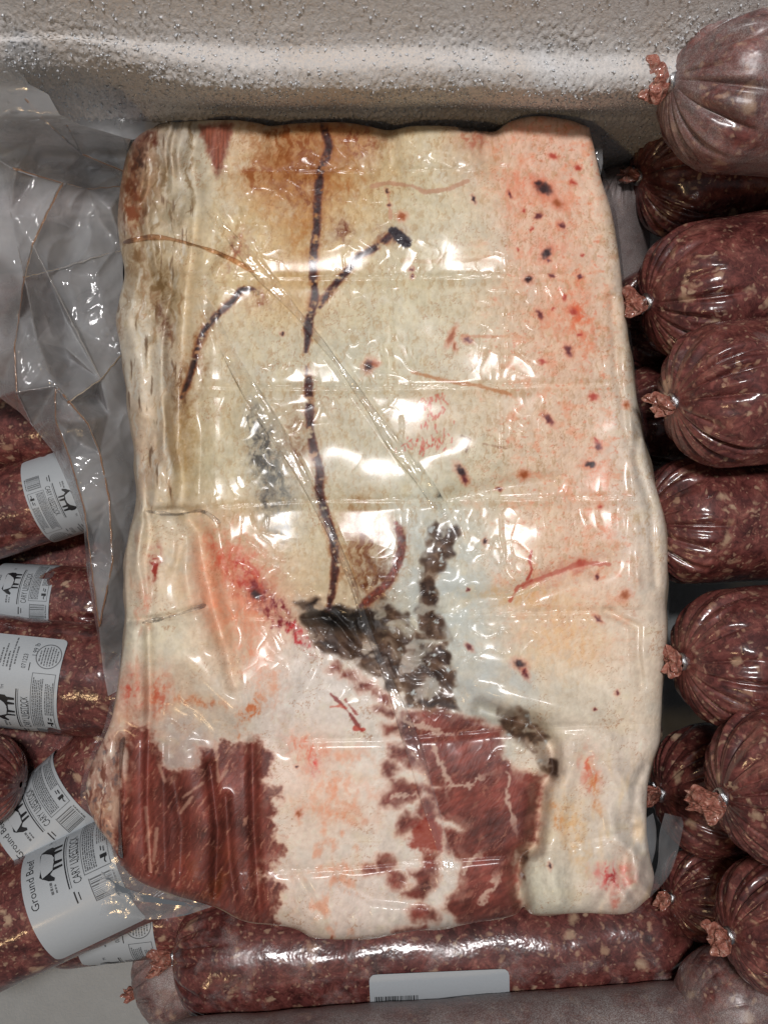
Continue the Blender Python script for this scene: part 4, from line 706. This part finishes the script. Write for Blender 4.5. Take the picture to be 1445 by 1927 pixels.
# ------------------------------------------------------------------ packs of ground beef
def chub_mesh(name, LR, seed, pleat=1.0):
    """casing in units of its radius, axis +X, gathered ends at 0 and LR"""
    na = 264; cap = 0.78
    s1 = np.linspace(0, 1, 58); e_x = cap * (1 - np.cos(s1 * math.pi / 2)) ** 0.95 * 1.0
    e_r = np.sin(s1 * math.pi / 2) ** 0.82
    midn = 40; xs = np.concatenate([e_x, np.linspace(cap, LR - cap, midn)[1:-1], LR - e_x[::-1]]); rs = np.concatenate([e_r, np.ones(midn - 2), e_r[::-1]])
    th = np.linspace(0, 2 * math.pi, na, endpoint=False); TH, XS = np.meshgrid(th, xs); RS = np.repeat(rs[:, None], na, 1)
    RS = np.maximum(RS, 0.07)
    for end in (0, 1):
        dx = XS if end == 0 else LR - XS
        g = np.sqrt(np.maximum(dx, 0)) * 0.5
        w_ = TH * (17 if end == 0 else 14) / 1.0
        warp = 1.3 * np.sin(TH * 3 + seed) + 0.9 * np.sin(TH * 5 + seed * 2.1) + 0.5 * np.sin(TH * 2 + 4 + seed)
        ple = np.abs(np.sin((w_ + warp) * 0.5)) ** 0.34                       # 0 in the narrow grooves
        reach = 0.55 + 0.35 * np.sin(TH * 4 + seed * 3 + end) + 0.25 * np.sin(TH * 9 + seed)
        fall = sst(0, 1, np.clip(1 - dx / np.clip(0.30 + 0.80 * np.clip(reach, 0.05, 1.2), 0.1, 2), 0, 1) * 1.5)
        RS = RS * (1 - pleat * 0.27 * (1 - ple) * fall) + pleat * 0.02 * np.sin((w_ + warp) * 2.0) * fall * RS
    Y = RS * np.cos(TH); Z_ = RS * np.sin(TH)
    lump = 0.030 * fbm(XS * 0.9 + seed * 7, TH / 6.2832 * 0 + np.cos(TH) * 1.1, seed * 3 + 1, 2) + 0.012 * fbm(XS * 2.4 + np.sin(TH) * 2.0, np.cos(TH) * 2.2 + seed, seed + 8, 2)
    Y *= 1 + lump; Z_ *= (1 + lump) * 0.985
    bend = 0.02 * np.sin(XS / LR * math.pi + seed); Y = Y + bend
    return mesh_np(name, np.stack([XS, Y, Z_], -1).reshape(-1, 3), grid_quads(na, len(xs), True))
def clip_mesh():
    n_ = 40; th = np.linspace(0, 2 * math.pi, n_, endpoint=False); rr = 0.088 + 0.012 * np.cos(2 * th)
    pts = np.stack([0.012 * np.sin(3 * th), rr * np.cos(th), rr * 1.15 * np.sin(th)], -1); bmv = []
    co = []; m_ = 10
    for k_ in range(n_):
        T = pts[(k_ + 1) % n_] - pts[k_ - 1]; T /= np.linalg.norm(T); a_ = np.array([1.0, 0, 0]); b_ = np.cross(T, a_)
        for q in range(m_): w_ = 2 * math.pi * q / m_; co.append(pts[k_] + 0.044 * math.cos(w_) * a_ + 0.026 * math.sin(w_) * b_)
    i_ = np.arange(n_)[:, None] * m_; i2 = (np.arange(n_)[:, None] + 1) % n_ * m_; j_ = np.arange(m_)[None]; j2 = (j_ + 1) % m_
    quads = np.stack([i_ + j_, i_ + j2, i2 + j2, i2 + j_], -1).reshape(-1, 4); base_n = len(co)
    t1, q1 = tube(np.array([[-0.01, 0.02, -0.10], [-0.03, 0.04, -0.15], [-0.05, 0.09, -0.17]]), [0.035, 0.034, 0.026], 8)
    t2, q2 = tube(np.array([[0.01, -0.02, -0.10], [-0.02, -0.04, -0.155], [-0.06, -0.08, -0.165]]), [0.035, 0.034, 0.026], 8)
    return mesh_np("clip", np.vstack([co, t1, t2]), np.vstack([quads, q1 + base_n, q2 + base_n + len(t1)]))
def tail_mesh(seed, length=0.30, flare=0.17):
    na, nt = 110, 30; th = np.linspace(0, 2 * math.pi, na, endpoint=False); t = np.linspace(0, 1, nt); TH, T = np.meshgrid(th, t)
    ruf = 0.45 * np.sin(TH * 5 + 2.2 * np.sin(TH * 2 + seed)) + 0.35 * np.sin(TH * 9 + seed * 2) + 0.12 * np.sin(TH * 14 + seed * 5)
    r = 0.075 + flare * np.sin(np.clip(T * 1.25, 0, 1) * math.pi / 2) * (1 + 0.20 * ruf * T ** 0.4)
    xx = -length * T * (1 + 0.18 * np.sin(TH * 3 + seed) + 0.20 * np.sin(TH * 7 + seed * 4) * T)
    yy = r * np.cos(TH) * 1.25 + 0.05 * perlin(xx * 6, np.sin(TH) * 2 + seed, seed); zz = r * np.sin(TH) * 0.6 - 0.05 * T + 0.06 * perlin(xx * 6 + 5, np.cos(TH) * 2, seed + 3)
    co = np.stack([xx, yy, zz], -1).reshape(-1, 3); q = grid_quads(na, nt, True)
    # crumpled closing disc
    rings = []; lastr = co[-na:]; cen_ = lastr.mean(0)
    for k_ in range(1, 7):
        f_ = 1 - k_ / 6.5; d_ = cen_ + (lastr - cen_) * f_; d_[:, 0] += 0.035 * perlin(d_[:, 1] * 7 + seed, d_[:, 2] * 7, seed + 6) + 0.03 * k_ / 6; rings.append(d_)
    co = np.vstack([co] + rings); q = np.vstack([q, grid_quads(na, 7, True) + (nt - 1) * na])
    return mesh_np("tail", co, q)
CH = [chub_mesh("ground_meat", 5.6, 1.3), chub_mesh("ground_meat", 5.6, 2.9, 1.15), chub_mesh("ground_meat", 5.6, 4.4, 0.9), chub_mesh("ground_meat", 8.4, 3.6, 0.8), chub_mesh("ground_meat", 8.4, 5.1, 0.15)]
CLIP = clip_mesh(); TAIL = [tail_mesh(1), tail_mesh(4, 0.40, 0.20), tail_mesh(9, 0.26, 0.15)]

def text_verts(s_, size, sx=1.0, align='LEFT'):
    cu = bpy.data.curves.new("t", 'FONT'); cu.body = s_; cu.size = size; cu.align_x = align; cu.resolution_u = 2
    o_ = bpy.data.objects.new("t", cu); COL.objects.link(o_); dg = bpy.context.evaluated_depsgraph_get(); me = o_.evaluated_get(dg).to_mesh()
    v_ = np.array([p_.co[:2] for p_ in me.vertices]).reshape(-1, 2); f_ = [list(p_.vertices) for p_ in me.polygons]; o_.evaluated_get(dg).to_mesh_clear()
    bpy.data.objects.remove(o_); bpy.data.curves.remove(cu)
    v_[:, 0] *= sx; return v_, f_
class Print:
    """flat print in label millimetres: x reading direction, y up"""
    def __init__(s): s.v = []; s.f = []
    def add(s, v_, f_, ox=0, oy=0):
        k_ = len(s.v); s.v += [(a_ + ox, b_ + oy) for a_, b_ in v_]; s.f += [[i_ + k_ for i_ in q] for q in f_]
    def text(s, t_, x, y, size, sx=1.0): v_, f_ = text_verts(t_, size, sx); s.add(v_, f_, x, y)
    def rect(s, x0, y0, x1, y1):
        n_ = max(1, int(abs(x1 - x0) / 2)); xs = np.linspace(x0, x1, n_ + 1)
        for a_, b_ in zip(xs[:-1], xs[1:]): s.add([(a_, y0), (b_, y0), (b_, y1), (a_, y1)], [[0, 1, 2, 3]])
    def frame(s, x0, y0, x1, y1, w_=.35):
        s.rect(x0, y0, x1, y0 + w_); s.rect(x0, y1 - w_, x1, y1); s.rect(x0, y0 + w_, x0 + w_, y1 - w_); s.rect(x1 - w_, y0 + w_, x1, y1 - w_)
    def ring(s, cx, cy, r, w_=.5):
        n_ = 40; v_ = []
        for i_ in range(n_): a_ = 2 * math.pi * i_ / n_; v_ += [(cx + r * math.cos(a_), cy + r * math.sin(a_)), (cx + (r - w_) * math.cos(a_), cy + (r - w_) * math.sin(a_))]
        s.add(v_, [[2 * i_, 2 * ((i_ + 1) % n_), 2 * ((i_ + 1) % n_) + 1, 2 * i_ + 1] for i_ in range(n_)])
    def words(s, x0, y0, x1, h, rnd):
        x = x0
        while x < x1 - .4:
            w_ = rnd.uniform(.5, 2.2); s.rect(x, y0, min(x + w_, x1), y0 + h * rnd.uniform(.8, 1.05)); x += w_ + rnd.uniform(.25, .5)
    def bend(s, x_mid, y_mid, Rmm, name, mat, parent, a_c, th_c, flip=1, lift=0.006):
        v_ = np.array(s.v); th = th_c - flip * (v_[:, 0] - x_mid) / Rmm; a_ = a_c - flip * (v_[:, 1] - y_mid) / Rmm; r = 1.0 + 0.012 + lift
        me = bpy.data.meshes.new(name); me.from_pydata(np.stack([a_, r * np.cos(th), r * np.sin(th)], -1).tolist(), [], s.f); me.update(); return obj(name, me, mat, parent)
rnd = random.Random(3)
INK = Print(); GREY = Print()
INK.text("Ground Beef", 9, 43, 6.0, .9); INK.text("CARY LIVESTOCK", 13, 18.6, 6.6, .52); INK.rect(12, 25.6, 45, 26.3); INK.rect(12, 24.6, 45, 24.9)
COW = [(22.5, 38.6), (24, 40), (27, 39.2), (33, 39.4), (37, 39.6), (39, 39.0), (40.4, 36), (40.3, 33), (39.2, 32), (38.8, 27), (37.2, 27), (37.0, 30.8), (35.8, 31.6), (35.2, 27), (34.0, 27), (33.6, 31.2), (29.5, 31.0), (29.0, 27), (27.6, 27), (27.4, 31.5), (26.2, 32.0), (26.0, 27), (24.8, 27), (24.6, 32.4), (23.2, 34), (22.2, 33.4), (20.6, 31.8), (19.2, 32.4), (20.2, 35.4), (21.6, 37.2)]
INK.add(COW, [list(range(len(COW)))[::-1]])
INK.text("TM", 44, 34, 2.6, .8); INK.text("071223", 58, 22, 4.2, .75); INK.text("1.99 lb", 66, 16.5, 4.6, .75); INK.rect(57, 19.4, 62, 20.0)
for q, (a_, b_) in enumerate([(60, 70), (58, 73), (58, 68), (56, 78), (60, 72)]): GREY.words(a_, 38 - 2.3 * q, b_, 1.0, rnd)
GREY.words(13, 34, 19, 1.5, rnd); GREY.words(13, 32, 18, 1.0, rnd); INK.rect(4, 24, 10, 24.8); INK.rect(5, 22, 9, 22.6)
GREY.frame(15, 2, 56, 17, .4); GREY.words(24, 17.8, 38, 1.0, rnd)
for q in range(6): GREY.words(16.5, 15.2 - 1.15 * q, 54 - rnd.random() * 3, .75, rnd)
for q in range(5): GREY.words(28, 7.2 - 1.1 * q, 54 - rnd.random() * 8, .7, rnd)
INK.text("~", 16.5, 2.2, 9, .9); INK.rect(19.5, 3.2, 21.5, 7.0); INK.rect(22.6, 4, 25.4, 4.8); INK.rect(23.5, 5.6, 26, 6.2)
x = 1.0
while x < 12.5:
    w_ = rnd.choice([.25, .25, .5, .75]); GREY.rect(x, 3.5, x + w_, 15); x += w_ + rnd.choice([.3, .45, .7])
GREY.rect(1, 15.2, 12.8, 15.7); GREY.words(1.5, 2, 12, 1.0, rnd)
GREY.ring(67, 9, 8.2, .6)
for q in range(7):
    hw = math.sqrt(max(0, 6.6 ** 2 - (q * 1.8 - 5.4) ** 2)); GREY.words(67 - hw, 9 - 5.8 + 1.8 * q, 67 + hw, .9, rnd)
LBL_W, LBL_H, LBL_MID = 104.0, 50.0, 28.0

def label_patch(parent, Rmm, a_c, th_c, wmm, hmm, name="label", lift=0.014):
    nx, ny = 40, 20; xs = np.linspace(-wmm / 2, wmm / 2, nx); ys = -hmm / 2 * np.cos(np.linspace(0, math.pi, ny)); Xg, Yg = np.meshgrid(xs, ys); rc = 3.5
    # round the corners by pulling the outer rows in
    ex = np.clip(np.abs(Yg) - (hmm / 2 - rc), 0, rc); lim = wmm / 2 - rc + np.sqrt(np.maximum(rc * rc - ex * ex, 0)); Xg = Xg * lim / (wmm / 2)
    th = th_c - Xg / Rmm; a_ = a_c - Yg / Rmm; r = 1 + lift
    co = np.stack([a_, r * np.cos(th), r * np.sin(th)], -1).reshape(-1, 3); co2 = np.stack([a_, (r - 0.008) * np.cos(th), (r - 0.008) * np.sin(th)], -1).reshape(-1, 3); q = grid_quads(nx, ny)
    me = mesh_np(name, np.vstack([co, co2]), np.vstack([q, q[:, ::-1] + len(co)])); return obj(name, me, M_label, parent)

def chub(label, clip_px, far_px, z0, z1, rpx, mesh=0, tail=0, frost=0.15, tone=0.5, group=None, roll=0.0, show_clip=True, lab=None, cat="ground beef", tailrot=0.0):
    """clip_px: where its gathered end shows; far_px: another point on its axis; rpx: radius in photograph pixels at the clip end"""
    p0 = P(clip_px[0], clip_px[1], z0); p1 = P(far_px[0], far_px[1], z1 - (0.020 if group == RG else 0.0)); Rm = rpx * 1.03 * float(np.dot(p0 - CAM, [0, sT, -cT])) / FPX
    xax = Vector(p1 - p0).normalized(); zax = Vector((0, 0, 1)); yax = zax.cross(xax).normalized(); zax = xax.cross(yax)
    Mx = Matrix((xax, yax, zax)).transposed().to_4x4()
    e_ = empty("ground_beef_pack", tuple(p0)); e_.rotation_euler = (Mx.to_3x3() @ Matrix.Rotation(roll, 3, 'X')).to_euler(); e_.scale = (Rm,) * 3
    tag(e_, label, cat, group or "ground beef packs piled in the freezer")
    b_ = obj("ground_meat", CH[mesh], M_grnd, e_); b_.color = (frost, tone, 0, 1)
    if show_clip:
        c_ = obj("clip", CLIP, M_clip, e_); c_.location = (-0.015, 0, 0); c_.rotation_euler = (tailrot * 0.6, 0, 0)
        t_ = obj("tail", TAIL[tail], M_tail, e_); t_.location = (-0.03, 0, 0); t_.scale = (0.8, 0.8, 0.8); t_.rotation_euler = (tailrot, 0.15, 0.2 * math.sin(tailrot * 3))
    if lab:
        a_c, th_c, xm, flip = lab[:4]; Rmm = Rm * 1000 / (lab[4] if len(lab) > 4 else 1.0)
        L_ = label_patch(e_, Rmm, a_c, R_(th_c) - flip * (LBL_MID - xm) / Rmm, LBL_W, LBL_H)
        ik = INK.bend(xm, LBL_H / 2, Rmm, "black_print", M_ink, L_, a_c, R_(th_c), flip); gk = GREY.bend(xm, LBL_H / 2, Rmm, "grey_print", M_inkg, L_, a_c, R_(th_c), flip)
    return e_
RG = "ground beef packs stacked on the right"; LG = "ground beef packs on the left"; BG = "ground beef packs lying below the slab"
chub("big pale topmost pack in the upper right corner with twisted pink tail", (1262, 152), (1480, 176), 0.045, 0.050, 154, 0, 0, 0.38, group=RG, tailrot=0.4)
chub("shadowed pack tucked under the topmost pack at upper right", (1200, 335), (1450, 330), -0.050, -0.055, 112, 1, 2, 0.20, group=RG, tailrot=2.0)
chub("frosty grey pack standing deep beside the slab's upper right edge", (1172, 318), (1166, 470), -0.062, -0.085, 56, 2, 2, 0.66, group=RG, show_clip=False)
chub("glossy pack with white fat lumps, third from the top on the right", (1218, 568), (1450, 530), -0.016, -0.012, 132, 2, 1, 0.10, group=RG, tailrot=-0.6)
chub("dark pack end showing below the third pack beside the slab", (1150, 610), (1420, 590), -0.085, -0.085, 92, 0, 2, 0.05, group=RG, show_clip=False)
chub("reddish pack just below the fat-lumped one, silver clip and pink tail", (1266, 756), (1450, 732), 0.022, 0.026, 135, 1, 0, 0.14, group=RG, tailrot=-0.9)
chub("dark pack in the gap left of the reddish clipped pack", (1150, 790), (1400, 785), -0.080, -0.080, 96, 1, 1, 0.05, group=RG, tailrot=1.1, show_clip=False)
chub("pack with its clip hidden behind the slab at mid right", (1212, 985), (1450, 978), -0.030, -0.028, 118, 0, 1, 0.10, group=RG, show_clip=False, roll=1.0)
chub("brown pack with a pleated end and silver clip at mid right", (1284, 1245), (1470, 1228), -0.004, 0.0, 131, 2, 2, 0.14, group=RG, tailrot=-0.3)
chub("shadowed pack under the brown pleated one at lower right", (1243, 1495), (1470, 1478), -0.060, -0.060, 120, 0, 1, 0.02, group=RG, tailrot=0.8)
chub("bright red pack with large crumpled tail at lower right", (1358, 1500), (1560, 1455), 0.024, 0.030, 146, 1, 1, 0.14, group=RG, tailrot=-1.1)
chub("dark brown pack end deep below the film tab at lower right", (1262, 1690), (1470, 1650), -0.085, -0.09, 88, 2, 0, 0.02, group=RG, tailrot=0.5)
chub("pack near the lower right corner with wide silver clip", (1372, 1760), (1560, 1715), -0.006, 0.0, 128, 2, 0, 0.08, group=RG, tailrot=-0.8)
chub("frosty pack in the lower right corner", (1296, 1905), (1470, 1880), -0.045, -0.05, 108, 4, 2, 0.40, group=RG, show_clip=False)
chub("frosted grey pack deep between the two lowest right packs", (1215, 1830), (1420, 1800), -0.12, -0.12, 84, 1, 2, 0.60, group=RG, show_clip=False)
# below the slab
lp = chub("long pack lying across below the slab with a plain white label", (330, 1800), (1240, 1760), -0.118, -0.118, 112, 3, 1, 0.22, group=BG, tailrot=-1.2)
Rmm = lp.scale[0] * 1000
L_ = label_patch(lp, Rmm, 4.24, R_(134), 60, 84, "label", 0.05)
pr = Print()
x = 0
while x < 26:
    w_ = rnd.choice([.3, .5, .8]); pr.rect(0, x, 5, x + w_); x += w_ + rnd.choice([.4, .6])
th0 = R_(117); v_ = np.array(pr.v); th = th0 - v_[:, 0] / Rmm; a_ = 3.25 + v_[:, 1] / Rmm
me = bpy.data.meshes.new("barcode_print"); me.from_pydata(np.stack([a_, 1.056 * np.cos(th), 1.056 * np.sin(th)], -1).tolist(), [], pr.f); me.update(); obj("barcode_print", me, M_ink, L_)
chub("frosted pack along the bottom edge, in front of the labelled long pack", (255, 2072), (1290, 2000), -0.062, -0.062, 132, 4, 0, 0.55, group=BG, show_clip=False)
chub("frosty pack standing behind the long pack's left end with orange tail", (262, 1870), (430, 1800), -0.165, -0.165, 96, 0, 2, 0.45, group=BG, tailrot=1.5)
# left
chub("veiled frosty pack under the crumpled film, upper left", (235, 400), (-60, 420), -0.135, -0.135, 105, 0, 2, 0.60, group=LG, show_clip=False)
chub("veiled pack under the crumpled film, middle left", (245, 620), (-60, 640), -0.125, -0.13, 112, 1, 2, 0.50, group=LG, show_clip=False)
chub("red pack partly under the lower edge of the film", (240, 790), (-60, 812), -0.115, -0.12, 80, 2, 2, 0.12, group=LG, show_clip=False)
chub("pack on the left with a barcode label half under the film", (230, 893), (-60, 988), -0.110, -0.110, 79, 1, 2, 0.06, group=LG, show_clip=False, lab=(1.3, 92, 14, 1, 0.72))
chub("dark pack in the gap below the barcode labelled pack", (235, 1048), (-60, 1058), -0.165, -0.165, 64, 0, 2, 0.0, group=LG, show_clip=False)
chub("pack with a dim label behind the cow labelled pack", (-170, 1126), (200, 1142), -0.128, -0.128, 71, 2, 2, 0.05, group=LG, show_clip=False, lab=(3.2, 90, 12, 1, 0.8))
chub("pack with the clearest white cow label on the left", (-190, 1240), (220, 1282), -0.085, -0.088, 101, 1, 2, 0.06, group=LG, show_clip=False, lab=(2.55, 92, 50, 1, 0.93))
chub("dark pack under the clearest cow labelled pack", (240, 1395), (-60, 1385), -0.135, -0.135, 88, 0, 2, 0.0, group=LG, show_clip=False)
chub("rounded red pack end at the left picture edge", (40, 1478), (-200, 1450), -0.070, -0.075, 86, 2, 2, 0.12, group=LG, show_clip=False)
chub("slanting labelled pack behind the largest slanting one, lower left", (-130, 1760), (180, 1478), -0.105, -0.105, 96, 1, 2, 0.05, group=LG, show_clip=False, lab=(3.3, 72, 24, 1))
chub("largest slanting pack at lower left with a white label", (-190, 1838), (260, 1625), -0.075, -0.078, 103, 0, 2, 0.14, group=LG, show_clip=False, lab=(3.75, 80, 10, 1, 1.12))
chub("dark pack with seal label beneath the lower left film corner", (70, 1745), (300, 1718), -0.140, -0.140, 74, 2, 2, 0.0, group=LG, show_clip=False, lab=(2.2, 84, 68, 1))
